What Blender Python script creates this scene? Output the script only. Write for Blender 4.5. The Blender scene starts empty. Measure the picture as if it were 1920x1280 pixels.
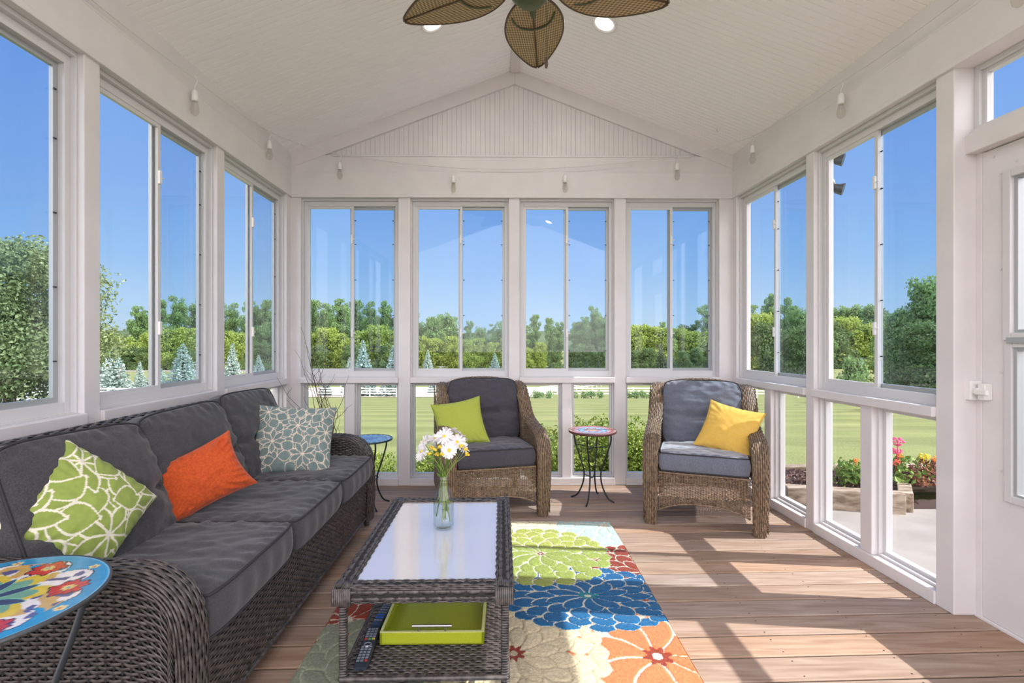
import bpy, math, random
import numpy as np
from mathutils import Vector, Matrix

random.seed(7)
rng = np.random.default_rng(7)
C = bpy.context.scene.collection
SC = bpy.context.scene
PI = math.pi
F = 900.0      # focal length in pixels of the 1920 wide photograph
HC = 1.2       # eye height above the deck

# ------------------------------------------------------------------ camera, sky, sun, exposure
cam_d = bpy.data.cameras.new('camera')
cam_d.sensor_width = 36.0
cam_d.lens = 36.0 * F / 1920.0
cam_d.clip_start = 0.05
cam_d.clip_end = 3000
cam = bpy.data.objects.new('camera', cam_d)
C.objects.link(cam)
cam.location = (0, 0, HC)
cam.rotation_euler = (PI / 2, 0, 0)
SC.camera = cam
SC.view_settings.view_transform = 'Standard'
SC.view_settings.look = 'None'
SC.view_settings.gamma = 1.0
SC.view_settings.exposure = 0.1
SC.view_settings.use_curve_mapping = False
SC.cycles.max_bounces = 10
SC.cycles.diffuse_bounces = 5
SC.cycles.glossy_bounces = 4
SC.cycles.transmission_bounces = 8
SC.cycles.transparent_max_bounces = 24
SC.cycles.caustics_reflective = False
SC.cycles.caustics_refractive = False
SC.cycles.use_denoising = True
SC.cycles.sample_clamp_indirect = 6.0


def srgb(r, g, b):
    f = lambda c: (c / 255 / 12.92) if c / 255 <= 0.04045 else ((c / 255 + 0.055) / 1.055) ** 2.4
    return (f(r), f(g), f(b), 1.0)


world = bpy.data.worlds.new('sky')
SC.world = world
world.use_nodes = True
wt = world.node_tree
for n in list(wt.nodes):
    wt.nodes.remove(n)


def wn(t, **k):
    n = wt.nodes.new(t)
    for a, v in k.items():
        setattr(n, a, v)
    return n


out = wn('ShaderNodeOutputWorld')
bg = wn('ShaderNodeBackground')
tc = wn('ShaderNodeTexCoord')
sep = wn('ShaderNodeSeparateXYZ')
ramp = wn('ShaderNodeValToRGB')
wt.links.new(tc.outputs['Generated'], sep.inputs[0])
wt.links.new(sep.outputs['Z'], ramp.inputs[0])
els = ramp.color_ramp.elements
els[0].position = 0.0
els[0].color = srgb(196, 220, 243)
els[1].position = 1.0
els[1].color = srgb(104, 150, 228)
for p, c in ((0.06, (182, 213, 244)), (0.14, (156, 196, 242)), (0.26, (134, 178, 239)), (0.45, (119, 164, 236))):
    e = els.new(p)
    e.color = srgb(*c)
# bright hazy cloud added to the unseen sky behind the camera to light the interior
mr = wn('ShaderNodeMapRange', interpolation_type='SMOOTHSTEP')
mr.inputs['From Min'].default_value = 0.05
mr.inputs['From Max'].default_value = -0.45
wt.links.new(sep.outputs['Y'], mr.inputs['Value'])
cl = wn('ShaderNodeTexNoise')
cl.inputs['Scale'].default_value = 2.2
cl.inputs['Detail'].default_value = 6
wt.links.new(tc.outputs['Generated'], cl.inputs['Vector'])
clr = wn('ShaderNodeMapRange')
clr.inputs['From Min'].default_value = 0.3
clr.inputs['From Max'].default_value = 0.6
clr.inputs['To Min'].default_value = 0.55
clr.inputs['To Max'].default_value = 1.0
wt.links.new(cl.outputs['Fac'], clr.inputs['Value'])
mm = wn('ShaderNodeMath', operation='MULTIPLY')
wt.links.new(mr.outputs[0], mm.inputs[0])
wt.links.new(clr.outputs[0], mm.inputs[1])
mix = wn('ShaderNodeMix', data_type='RGBA')
wt.links.new(mm.outputs[0], mix.inputs['Factor'])
wt.links.new(ramp.outputs['Color'], mix.inputs['A'])
FILL_CLOUD = 3.6
mix.inputs['B'].default_value = (1.0 * FILL_CLOUD, 0.94 * FILL_CLOUD, 0.98 * FILL_CLOUD, 1)
wt.links.new(mix.outputs['Result'], bg.inputs['Color'])
bg.inputs['Strength'].default_value = 1.0
wt.links.new(bg.outputs[0], out.inputs['Surface'])

sun_d = bpy.data.lights.new('sun', 'SUN')
sun_d.energy = 7.2
sun_d.angle = 0.0093
sun_d.color = (1.0, 0.95, 0.90)
sun = bpy.data.objects.new('sun', sun_d)
C.objects.link(sun)
SUN_TO = Vector((-1.0, 0.095, -1.0)).normalized()     # the way the sunlight travels
sun.rotation_euler = SUN_TO.to_track_quat('-Z', 'Y').to_euler()
sun.location = (12, -1, 14)

# ------------------------------------------------------------------ mesh helpers


class MB:
    def __init__(s):
        s.V, s.n, s.F, s.M, s.C = [], 0, [], [], []
        s.hascol = False

    def add(s, V, Fc, mi=0, col=None):
        V = np.asarray(V, dtype=np.float64).reshape(-1, 3)
        if isinstance(Fc, np.ndarray):
            s.F.append(Fc + s.n)
            s.M.append(np.full(len(Fc), mi))
        else:
            by = {}
            for f in Fc:
                by.setdefault(len(f), []).append(f)
            for k, fs in by.items():
                s.F.append(np.asarray(fs) + s.n)
                s.M.append(np.full(len(fs), mi))
        s.V.append(V)
        if col is None:
            cc = np.ones((len(V), 3)) * 0.5
        else:
            cc = np.broadcast_to(np.asarray(col, float), (len(V), 3))
            s.hascol = True
        s.C.append(cc)
        s.n += len(V)
        return s

    def build(s, name, mats, parent=None, smooth=True, angle=None, bevel=0.0, xf=None):
        V = np.concatenate(s.V)
        if xf is not None:
            V = np.stack(xf(V[:, 0], V[:, 1], V[:, 2]), 1)
        me = bpy.data.meshes.new(name)
        me.vertices.add(len(V))
        me.vertices.foreach_set('co', V.astype(np.float32).ravel())
        loops = np.concatenate([f.ravel() for f in s.F])
        tot = np.concatenate([np.full(len(f), f.shape[1]) for f in s.F])
        st = np.concatenate([[0], np.cumsum(tot)[:-1]])
        me.loops.add(len(loops))
        me.loops.foreach_set('vertex_index', loops.astype(np.int32))
        me.polygons.add(len(tot))
        me.polygons.foreach_set('loop_start', st.astype(np.int32))
        me.polygons.foreach_set('loop_total', tot.astype(np.int32))
        me.polygons.foreach_set('material_index', np.concatenate(s.M).astype(np.int32))
        me.polygons.foreach_set('use_smooth', np.full(len(tot), bool(smooth)))
        if s.hascol:
            a = me.color_attributes.new('Col', 'FLOAT_COLOR', 'POINT')
            cc = np.concatenate(s.C)
            a.data.foreach_set('color', np.concatenate([cc, np.ones((len(cc), 1))], 1).astype(np.float32).ravel())
        if not isinstance(mats, (list, tuple)):
            mats = [mats]
        for m in mats:
            me.materials.append(m)
        me.update(calc_edges=True)
        me.validate()
        if smooth and angle:
            try:
                me.set_sharp_from_angle(angle=math.radians(angle))
            except Exception:
                pass
        o = bpy.data.objects.new(name, me)
        C.objects.link(o)
        if parent is not None:
            o.parent = parent
        if bevel:
            b = o.modifiers.new('bevel', 'BEVEL')
            b.width = bevel
            b.segments = 2
            b.limit_method = 'ANGLE'
            b.angle_limit = math.radians(40)
        return o

    # ---- shapes
    def box(s, x0, x1, y0, y1, z0, z1, mi=0, col=None, fn=None):
        V = np.array([(x, y, z) for z in (z0, z1) for y in (y0, y1) for x in (x0, x1)], float)
        if fn:
            V = np.array([fn(*v) for v in V])
        return s.add(V, [(0, 2, 3, 1), (4, 5, 7, 6), (0, 1, 5, 4), (2, 6, 7, 3), (0, 4, 6, 2), (1, 3, 7, 5)], mi, col)

    def sheet(s, P, mi=0, col=None, cu=False, cv=False):
        P = np.asarray(P, float)
        nu, nv = P.shape[:2]
        i = np.arange(nu if cu else nu - 1)[:, None]
        j = np.arange(nv if cv else nv - 1)[None, :]
        i2, j2 = (i + 1) % nu, (j + 1) % nv
        Q = np.stack([i * nv + j + 0 * i2, i2 * nv + j, i2 * nv + j2, i * nv + j2 + 0 * i2], -1).reshape(-1, 4)
        if col is not None:
            col = np.asarray(col, float)
            if col.ndim == 3:
                col = col.reshape(-1, 3)
        return s.add(P.reshape(-1, 3), Q, mi, col)

    def tube(s, pts, r, n=8, mi=0, closed=False, cap=True, flat=1.0, col=None, up=None):
        P = np.asarray(pts, float)
        m = len(P)
        r = np.broadcast_to(np.asarray(r, float), (m,))
        if closed:
            T = np.roll(P, -1, 0) - np.roll(P, 1, 0)
        else:
            T = np.gradient(P, axis=0)
        T /= np.linalg.norm(T, axis=1)[:, None] + 1e-12
        a = np.array(up if up is not None else (0, 0, 1.0))
        if up is None and abs(T[0] @ a) > 0.9:
            a = np.array((1.0, 0, 0))
        N = np.zeros_like(P)
        v = a - (a @ T[0]) * T[0]
        v /= np.linalg.norm(v) + 1e-12
        for k in range(m):
            if up is not None:
                v = a - (a @ T[k]) * T[k]
            else:
                v = v - (v @ T[k]) * T[k]
            v /= np.linalg.norm(v) + 1e-12
            N[k] = v
        B = np.cross(T, N)
        th = np.linspace(0, 2 * PI, n, endpoint=False)
        G = P[:, None, :] + r[:, None, None] * (np.cos(th)[None, :, None] * B[:, None, :] + flat * np.sin(th)[None, :, None] * N[:, None, :])
        base = s.n
        s.sheet(G, mi, col, cu=closed, cv=True)
        if cap and not closed:
            s.add(G[0], [tuple(range(n))], mi, col)
            s.add(G[-1], [tuple(range(n - 1, -1, -1))], mi, col)
        return s

    def lathe(s, prof, c=(0, 0, 0), n=24, mi=0, col=None, cap=False):
        pr = np.asarray(prof, float)
        th = np.linspace(0, 2 * PI, n, endpoint=False)
        G = np.stack([c[0] + pr[:, 0][:, None] * np.cos(th), c[1] + pr[:, 0][:, None] * np.sin(th), c[2] + pr[:, 1][:, None] + 0 * th], -1)
        s.sheet(G[:, ::-1], mi, col, cv=True)
        return s

    def ball(s, c, r, n=12, mi=0, col=None, sc=(1, 1, 1)):
        a = np.linspace(-PI / 2, PI / 2, n)
        th = np.linspace(0, 2 * PI, n * 2, endpoint=False)
        G = np.stack([c[0] + r * sc[0] * np.cos(a)[:, None] * np.cos(th), c[1] + r * sc[1] * np.cos(a)[:, None] * np.sin(th),
                      c[2] + r * sc[2] * np.sin(a)[:, None] + 0 * th], -1)
        s.sheet(G[:, ::-1], mi, col, cv=True)
        return s


def catmull(pts, n=8):
    P = np.asarray(pts, float)
    Q = np.concatenate([[2 * P[0] - P[1]], P, [2 * P[-1] - P[-2]]])
    o = []
    for i in range(1, len(Q) - 2):
        t = np.linspace(0, 1, n, endpoint=False)[:, None]
        p0, p1, p2, p3 = Q[i - 1:i + 3]
        o.append(0.5 * (2 * p1 + (p2 - p0) * t + (2 * p0 - 5 * p1 + 4 * p2 - p3) * t * t + (3 * p1 - 3 * p2 + p3 - p0) * t ** 3))
    o.append(P[-1:])
    return np.concatenate(o)


def resample(P, n):
    d = np.concatenate([[0], np.cumsum(np.linalg.norm(np.diff(P, axis=0), axis=1))])
    t = np.linspace(0, d[-1], n)
    return np.stack([np.interp(t, d, P[:, k]) for k in range(P.shape[1])], 1), d[-1]


def tag(o, label=None, cat=None, group=None, kind=None):
    if label:
        o['label'] = label
    if cat:
        o['category'] = cat
    if group:
        o['group'] = group
    if kind:
        o['kind'] = kind
    return o


def empty(name, loc=(0, 0, 0), rz=0.0, **k):
    o = bpy.data.objects.new(name, None)
    o.empty_display_size = 0.1
    C.objects.link(o)
    o.location = loc
    o.rotation_euler = (0, 0, rz)
    return tag(o, **k)


def copy_tree(o, parent=None):
    c = o.copy()
    C.objects.link(c)
    c.parent = parent
    for ch in list(o.children):
        copy_tree(ch, c)
    return c


def px(x, y, d):
    """a pixel of the photograph at a depth -> a point"""
    return ((x - 960) / F * d, d, HC + (639 - y) / F * d)


# ------------------------------------------------------------------ materials
def mat(name, col=(0.8, 0.8, 0.8), rough=0.5, metal=0.0, spec=0.5, **k):
    m = bpy.data.materials.new(name)
    m.use_nodes = True
    p = m.node_tree.nodes['Principled BSDF']
    c = tuple(col) + (1,) if len(col) == 3 else col
    p.inputs['Base Color'].default_value = c
    p.inputs['Roughness'].default_value = rough
    p.inputs['Metallic'].default_value = metal
    p.inputs['Specular IOR Level'].default_value = spec
    for a, v in k.items():
        p.inputs[a.replace('_', ' ')].default_value = v
    return m


def nd(m, t, **k):
    n = m.node_tree.nodes.new(t)
    for a, v in k.items():
        if a.startswith('i_'):
            n.inputs[a[2:].replace('_', ' ')].default_value = v
        else:
            setattr(n, a, v)
    return n


def lk(m, a, b):
    m.node_tree.links.new(a, b)


def P_(m):
    return m.node_tree.nodes['Principled BSDF']


def noise_mix(m, c1, c2, scale=5.0, detail=4, stretch=(1, 1, 1), lo=0.35, hi=0.65, coord='Object', bump=0.0, bscale=None, bdist=0.002):
    t = nd(m, 'ShaderNodeTexCoord')
    mp = nd(m, 'ShaderNodeMapping')
    mp.inputs['Scale'].default_value = stretch
    lk(m, t.outputs[coord], mp.inputs[0])
    n = nd(m, 'ShaderNodeTexNoise', i_Scale=scale, i_Detail=detail)
    lk(m, mp.outputs[0], n.inputs['Vector'])
    r = nd(m, 'ShaderNodeValToRGB')
    r.color_ramp.elements[0].position = lo
    r.color_ramp.elements[1].position = hi
    r.color_ramp.elements[0].color = tuple(c1)[:3] + (1,)
    r.color_ramp.elements[1].color = tuple(c2)[:3] + (1,)
    lk(m, n.outputs['Fac'], r.inputs[0])
    lk(m, r.outputs[0], P_(m).inputs['Base Color'])
    if bump:
        b = nd(m, 'ShaderNodeBump', i_Strength=bump, i_Distance=bdist)
        src = n
        if bscale:
            src = nd(m, 'ShaderNodeTexNoise', i_Scale=bscale, i_Detail=3)
            lk(m, mp.outputs[0], src.inputs['Vector'])
        lk(m, src.outputs['Fac'], b.inputs['Height'])
        lk(m, b.outputs[0], P_(m).inputs['Normal'])
    return r


M = {}
M['white'] = mat('white_paint', (0.80, 0.765, 0.735), 0.45)
noise_mix(M['white'], (0.69, 0.66, 0.665), (0.73, 0.70, 0.70), 6, bump=0.08, bscale=60, bdist=0.001)
M['white2'] = mat('white_ceiling_paint', (0.945, 0.925, 0.935), 0.5)
M['vinyl'] = mat('white_aluminium', (0.64, 0.635, 0.64), 0.3, spec=0.5)
M['alu'] = mat('grey_aluminium', (0.42, 0.44, 0.45), 0.35, metal=0.3)
M['black'] = mat('black_metal', (0.012, 0.012, 0.013), 0.4)
M['steel'] = mat('brushed_steel', (0.62, 0.60, 0.58), 0.3, metal=1.0)
M['plastic'] = mat('white_plastic', (0.8, 0.79, 0.77), 0.3)


def glass_mat(name, tint=(0.97, 0.98, 0.98), gl=0.028):
    m = bpy.data.materials.new(name)
    m.use_nodes = True
    nt = m.node_tree
    nt.nodes.clear()
    o = nt.nodes.new('ShaderNodeOutputMaterial')
    tr = nt.nodes.new('ShaderNodeBsdfTransparent')
    tr.inputs[0].default_value = tuple(tint) + (1,)
    g = nt.nodes.new('ShaderNodeBsdfGlossy')
    g.inputs['Roughness'].default_value = 0.0
    lw = nt.nodes.new('ShaderNodeLayerWeight')
    lw.inputs[0].default_value = 0.5
    pw = nt.nodes.new('ShaderNodeMath')
    pw.operation = 'POWER'
    pw.inputs[1].default_value = 4.0
    nt.links.new(lw.outputs['Facing'], pw.inputs[0])
    ma = nt.nodes.new('ShaderNodeMath')
    ma.operation = 'MULTIPLY_ADD'
    ma.inputs[1].default_value = 0.75
    ma.inputs[2].default_value = gl
    nt.links.new(pw.outputs[0], ma.inputs[0])
    ge = nt.nodes.new('ShaderNodeNewGeometry')
    iv = nt.nodes.new('ShaderNodeMath')
    iv.operation = 'SUBTRACT'
    iv.inputs[0].default_value = 1.0
    nt.links.new(ge.outputs['Backfacing'], iv.inputs[1])
    fm = nt.nodes.new('ShaderNodeMath')
    fm.operation = 'MULTIPLY'
    nt.links.new(ma.outputs[0], fm.inputs[0])
    nt.links.new(iv.outputs[0], fm.inputs[1])
    mx = nt.nodes.new('ShaderNodeMixShader')
    nt.links.new(fm.outputs[0], mx.inputs[0])
    nt.links.new(tr.outputs[0], mx.inputs[1])
    nt.links.new(g.outputs[0], mx.inputs[2])
    nt.links.new(mx.outputs[0], o.inputs[0])
    return m


M['glass'] = glass_mat('window_glass')
M['bulb_glass'] = glass_mat('bulb_glass', (0.93, 0.92, 0.9))
M['screen'] = glass_mat('insect_screen', (0.86, 0.92, 0.97))

# wood deck
m = M['deck'] = mat('cedar_deck', (0.6, 0.4, 0.25), 0.62, spec=0.3)
t = nd(m, 'ShaderNodeTexCoord')
ca = nd(m, 'ShaderNodeVertexColor', layer_name='Col')
sx = nd(m, 'ShaderNodeSeparateColor')
lk(m, ca.outputs[0], sx.inputs[0])
off = nd(m, 'ShaderNodeCombineXYZ')
mu = nd(m, 'ShaderNodeMath', operation='MULTIPLY')
mu.inputs[1].default_value = 37.0
lk(m, sx.outputs[0], mu.inputs[0])
lk(m, mu.outputs[0], off.inputs[0])
lk(m, mu.outputs[0], off.inputs[2])
va = nd(m, 'ShaderNodeVectorMath', operation='ADD')
lk(m, t.outputs['Object'], va.inputs[0])
lk(m, off.outputs[0], va.inputs[1])
mp = nd(m, 'ShaderNodeMapping')
mp.inputs['Scale'].default_value = (1.3, 17, 17)
lk(m, va.outputs[0], mp.inputs[0])
n1 = nd(m, 'ShaderNodeTexNoise', i_Scale=2.6, i_Detail=7, i_Distortion=0.6)
lk(m, mp.outputs[0], n1.inputs['Vector'])
r1 = nd(m, 'ShaderNodeValToRGB')
r1.color_ramp.elements[0].position = 0.3
r1.color_ramp.elements[1].position = 0.68
r1.color_ramp.elements[0].color = (0.285, 0.182, 0.125, 1)
r1.color_ramp.elements[1].color = (0.43, 0.31, 0.23, 1)
lk(m, n1.outputs['Fac'], r1.inputs[0])
# board to board tint
hs = nd(m, 'ShaderNodeHueSaturation')
mrg = nd(m, 'ShaderNodeMapRange')
mrg.inputs['To Min'].default_value = 0.74
mrg.inputs['To Max'].default_value = 1.10
lk(m, sx.outputs[1], mrg.inputs['Value'])
lk(m, mrg.outputs[0], hs.inputs['Value'])
mrs = nd(m, 'ShaderNodeMapRange')
mrs.inputs['To Min'].default_value = 0.8
mrs.inputs['To Max'].default_value = 1.1
lk(m, sx.outputs[2], mrs.inputs['Value'])
lk(m, mrs.outputs[0], hs.inputs['Saturation'])
lk(m, r1.outputs[0], hs.inputs['Color'])
# knots
mp2 = nd(m, 'ShaderNodeMapping')
mp2.inputs['Scale'].default_value = (1.6, 4.2, 1)
lk(m, va.outputs[0], mp2.inputs[0])
vo = nd(m, 'ShaderNodeTexVoronoi', i_Scale=1.35)
nw = nd(m, 'ShaderNodeTexNoise', i_Scale=9.0)
lk(m, mp2.outputs[0], nw.inputs['Vector'])
vm = nd(m, 'ShaderNodeMix', data_type='VECTOR')
vm.inputs['Factor'].default_value = 0.06
lk(m, mp2.outputs[0], vm.inputs['A'])
lk(m, nw.outputs['Color'], vm.inputs['B'])
lk(m, vm.outputs['Result'], vo.inputs['Vector'])
kr = nd(m, 'ShaderNodeValToRGB')
kr.color_ramp.elements[0].position = 0.025
kr.color_ramp.elements[1].position = 0.11
kr.color_ramp.elements[0].color = (1, 1, 1, 1)
kr.color_ramp.elements[1].color = (0, 0, 0, 1)
lk(m, vo.outputs['Distance'], kr.inputs[0])
km = nd(m, 'ShaderNodeMath', operation='MULTIPLY')
km.inputs[1].default_value = 0.75
lk(m, kr.outputs[0], km.inputs[0])
mxk = nd(m, 'ShaderNodeMix', data_type='RGBA')
lk(m, km.outputs[0], mxk.inputs['Factor'])
lk(m, hs.outputs[0], mxk.inputs['A'])
mxk.inputs['B'].default_value = (0.20, 0.105, 0.06, 1)
lk(m, mxk.outputs['Result'], P_(m).inputs['Base Color'])
bp = nd(m, 'ShaderNodeBump', i_Strength=0.25, i_Distance=0.002)
lk(m, n1.outputs['Fac'], bp.inputs['Height'])
lk(m, bp.outputs[0], P_(m).inputs['Normal'])


def attr_mat(name, rough=0.8, bump=0.2, bscale=300, bdist=0.001, spec=0.3, sheen=0.0, var=0.0, vscale=40):
    m = mat(name, rough=rough, spec=spec)
    ca = nd(m, 'ShaderNodeVertexColor', layer_name='Col')
    src = ca.outputs[0]
    t = nd(m, 'ShaderNodeTexCoord')
    if var:
        n2 = nd(m, 'ShaderNodeTexNoise', i_Scale=vscale, i_Detail=4)
        lk(m, t.outputs['Object'], n2.inputs['Vector'])
        h = nd(m, 'ShaderNodeHueSaturation')
        q = nd(m, 'ShaderNodeMapRange')
        q.inputs['From Min'].default_value = 0.3
        q.inputs['From Max'].default_value = 0.7
        q.inputs['To Min'].default_value = 1 - var
        q.inputs['To Max'].default_value = 1 + var
        lk(m, n2.outputs['Fac'], q.inputs['Value'])
        lk(m, q.outputs[0], h.inputs['Value'])
        lk(m, src, h.inputs['Color'])
        src = h.outputs[0]
    lk(m, src, P_(m).inputs['Base Color'])
    if sheen:
        P_(m).inputs['Sheen Weight'].default_value = sheen
    n = nd(m, 'ShaderNodeTexNoise', i_Scale=bscale, i_Detail=2)
    lk(m, t.outputs['Object'], n.inputs['Vector'])
    b = nd(m, 'ShaderNodeBump', i_Strength=bump, i_Distance=bdist)
    lk(m, n.outputs['Fac'], b.inputs['Height'])
    lk(m, b.outputs[0], P_(m).inputs['Normal'])
    return m


def fabric(name, c1, c2, rough=0.9, scale=240, sheen=0.25):
    m = mat(name, c1, rough, spec=0.2)
    P_(m).inputs['Sheen Weight'].default_value = sheen
    noise_mix(m, c1, c2, scale, 3, lo=0.3, hi=0.7, bump=0.35, bscale=scale * 1.4, bdist=0.0012)
    return m


M['charcoal'] = fabric('charcoal_fabric', (0.040, 0.040, 0.045), (0.072, 0.072, 0.079))
M['sunlit_charcoal'] = fabric('sunlit_charcoal_fabric', (0.095, 0.108, 0.142), (0.18, 0.195, 0.25), sheen=0.9)  # charcoal cushion cloth with the sunlight put into a paler, bluer colour
M['aubergine'] = fabric('dark_plum_grey_fabric', (0.045, 0.043, 0.055), (0.078, 0.074, 0.09))
M['pipe'] = mat('piping_cord', (0.03, 0.03, 0.034), 0.8)
M['orange'] = fabric('orange_velvet', (0.44, 0.060, 0.012), (0.60, 0.098, 0.020), 0.75, 120, 0.2)
M['lime'] = fabric('lime_cotton', (0.34, 0.40, 0.055), (0.42, 0.48, 0.085), 0.9, 260, 0.1)
M['yellow'] = fabric('mustard_yellow_cotton', (0.68, 0.42, 0.075), (0.80, 0.52, 0.12), 0.9, 260, 0.1)


def wicker(name, c1, c2, rough=0.42):
    m = mat(name, c1, rough, spec=0.55)
    noise_mix(m, c1, c2, 55, 5, stretch=(1, 1, 1), lo=0.32, hi=0.68, bump=0.3, bscale=420, bdist=0.0006)
    return m


M['wick_dark'] = wicker('dark_espresso_wicker', (0.022, 0.020, 0.018), (0.115, 0.098, 0.090), 0.30)
M['wick_brown'] = wicker('brown_wicker', (0.095, 0.060, 0.036), (0.27, 0.185, 0.115), 0.42)
M['wick_back'] = mat('dark_backing', (0.018, 0.016, 0.015), 0.8)
M['rug'] = attr_mat('tufted_wool_rug', 0.95, 0.7, 130, 0.005, 0.1, 0.15, 0.18, 90)
M['print'] = attr_mat('printed_cotton', 0.9, 0.25, 320, 0.001, 0.2, 0.1, 0.06, 60)
M['mosaic'] = attr_mat('painted_glass_mosaic', 0.12, 0.04, 60, 0.001, 0.6, 0, 0.10, 45)

# ------------------------------------------------------------------ room geometry
XL = lambda y: -1.840 - (y - 3.990) * 0.02778
XR = lambda y: 1.855 - (y - 4.028) * 0.0444
YB = lambda x: 4.009 + (x - 0.0075) * 0.0103
XM = lambda y: 0.022 - (y - 4.01) * 0.036          # ridge line
WL = lambda s, t, z: (XL(s) - t, s, z)
WR = lambda s, t, z: (XR(s) + t, s, z)
WB = lambda s, t, z: (s, YB(s) + t, z)
Z_SILL, Z_HEAD, Z_JOINT, Z_SPRING = 0.855, 2.398, 2.608, 2.762
Z_APEX = 3.467
YNEAR = -1.2


def wbox(mb, W, s0, s1, t0, t1, z0, z1, mi=0):
    mb.box(s0, s1, t0, t1, z0, z1, mi, fn=W)


def wall(name, W, posts, bays, s0, s1, flip=False):
    mb = MB()
    for (a, b) in posts:
        wbox(mb, W, a, b, -0.004, 0.115, 0.0, Z_HEAD + 0.01)
    wbox(mb, W, s0, s1, -0.014, 0.13, Z_HEAD, Z_JOINT)
    for (a, b) in bays:
        wbox(mb, W, a, b, -0.022, 0.10, Z_SILL, 0.902)
        wbox(mb, W, a, b, -0.012, 0.12, 0.0, 0.062)
        c = (a + b) / 2
        wbox(mb, W, c - 0.040, c + 0.040, 0.0, 0.10, 0.062, Z_SILL)
    return tag(mb.build(name, M['white'], smooth=False, bevel=0.004), kind='structure')


# the bays of each wall (openings), and the posts between them
L_b = [(-0.86, 0.02), (0.12, 1.02), (1.10, 1.998), (2.079, 2.941), (3.022, 3.905)]
L_p = [(-1.0, -0.86), (0.02, 0.12), (1.02, 1.10), (1.998, 2.079), (2.941, 3.022), (3.905, 4.06)]
R_b = [(2.190, 3.016), (3.092, 3.965)]
R_p = [(2.104, 2.190), (3.016, 3.092), (3.965, 4.12)]
B_x = lambda p: (p - 960) / F * 4.009
B_b = [(B_x(566), B_x(747.5)), (B_x(770), B_x(954)), (B_x(974), B_x(1152)), (B_x(1174), B_x(1350))]
B_p = [(-1.96, B_x(566)), (B_x(747.5), B_x(770)), (B_x(954), B_x(974)), (B_x(1152), B_x(1174)), (B_x(1350), 1.99)]
wall('wall_left', WL, L_p, L_b, -1.0, 4.02)
wall('wall_back', WB, B_p, B_b, -1.93, 1.95)
wall('wall_right', WR, R_p, R_b, 1.0, 4.06)
# upper trim boards (slightly proud, bevelled edge)
mb = MB()
wbox(mb, WL, -1.0, 4.0, -0.002, 0.12, Z_JOINT, Z_SPRING + 0.05)
wbox(mb, WL, -1.0, 4.0, -0.016, 0.02, Z_JOINT - 0.008, Z_JOINT + 0.004)
wbox(mb, WL, -1.0, 4.0, -0.019, 0.02, Z_HEAD - 0.002, Z_HEAD + 0.026)
tag(mb.build('trim_1', M['white'], smooth=False, bevel=0.004), kind='structure')
mb = MB()
wbox(mb, WR, -1.0, 4.04, -0.002, 0.12, Z_JOINT, Z_SPRING + 0.05)
wbox(mb, WR, -1.0, 4.04, -0.016, 0.02, Z_JOINT - 0.008, Z_JOINT + 0.004)
wbox(mb, WR, -1.0, 4.04, -0.019, 0.02, Z_HEAD - 0.002, Z_HEAD + 0.026)
tag(mb.build('trim_2', M['white'], smooth=False, bevel=0.004), kind='structure')
mb = MB()
wbox(mb, WB, -1.9, 1.92, 0.0, 0.12, Z_JOINT, Z_SPRING - 0.012)
wbox(mb, WB, -1.9, 1.92, -0.014, 0.02, Z_JOINT - 0.008, Z_JOINT + 0.005)
wbox(mb, WB, -1.9, 1.92, -0.020, 0.02, Z_HEAD - 0.004, Z_HEAD + 0.014)
wbox(mb, WB, -1.5, 1.5, -0.006, 0.02, Z_SPRING - 0.024, Z_SPRING - 0.008)
tag(mb.build('trim_3', M['white'], smooth=False, bevel=0.003), kind='structure')
# near part of the right wall: door surround, then boarding
mb = MB()
DT = 0.095
wbox(mb, WR, 2.078, 2.106, DT - 0.002, DT + 0.05, 0.0, 2.02)         # jambs
wbox(mb, WR, 1.13, 1.16, DT - 0.002, DT + 0.05, 0.0, 2.02)
wbox(mb, WR, 1.06, 1.135, 0.0, 0.115, 0.0, Z_HEAD)
wbox(mb, WR, 1.13, 2.106, 0.045, 0.15, 2.018, 2.10)                  # transom bar
wbox(mb, WR, 1.13, 2.108, 0.07, 0.15, 2.10, 2.125)
wbox(mb, WR, -1.0, 1.08, 0.0, 0.115, Z_HEAD, Z_JOINT)
wbox(mb, WR, 1.13, 2.106, DT - 0.01, DT + 0.05, -0.004, 0.012)        # threshold
wbox(mb, WR, -1.0, 1.07, 0.0, 0.115, 0.0, 0.85)
for a in (-1.0, 0.02):
    wbox(mb, WR, a, a + 0.08, 0.0, 0.115, 0.85, Z_HEAD)
tag(mb.build('trim_4', M['white'], smooth=False, bevel=0.004), kind='structure')

# gable: rake boards, bead board
mb = MB()
yb = lambda x: YB(x)
al, ar = XL(4.0), XR(4.0)
xm = XM(4.0)
rk = 0.118


def ztop(x, y=4.0):
    if x < XM(y):
        return Z_SPRING + (x - XL(y)) / (XM(y) - XL(y)) * (Z_APEX - Z_SPRING)
    return Z_SPRING + (XR(y) - x) / (XR(y) - XM(y)) * (Z_APEX - Z_SPRING)


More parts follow.
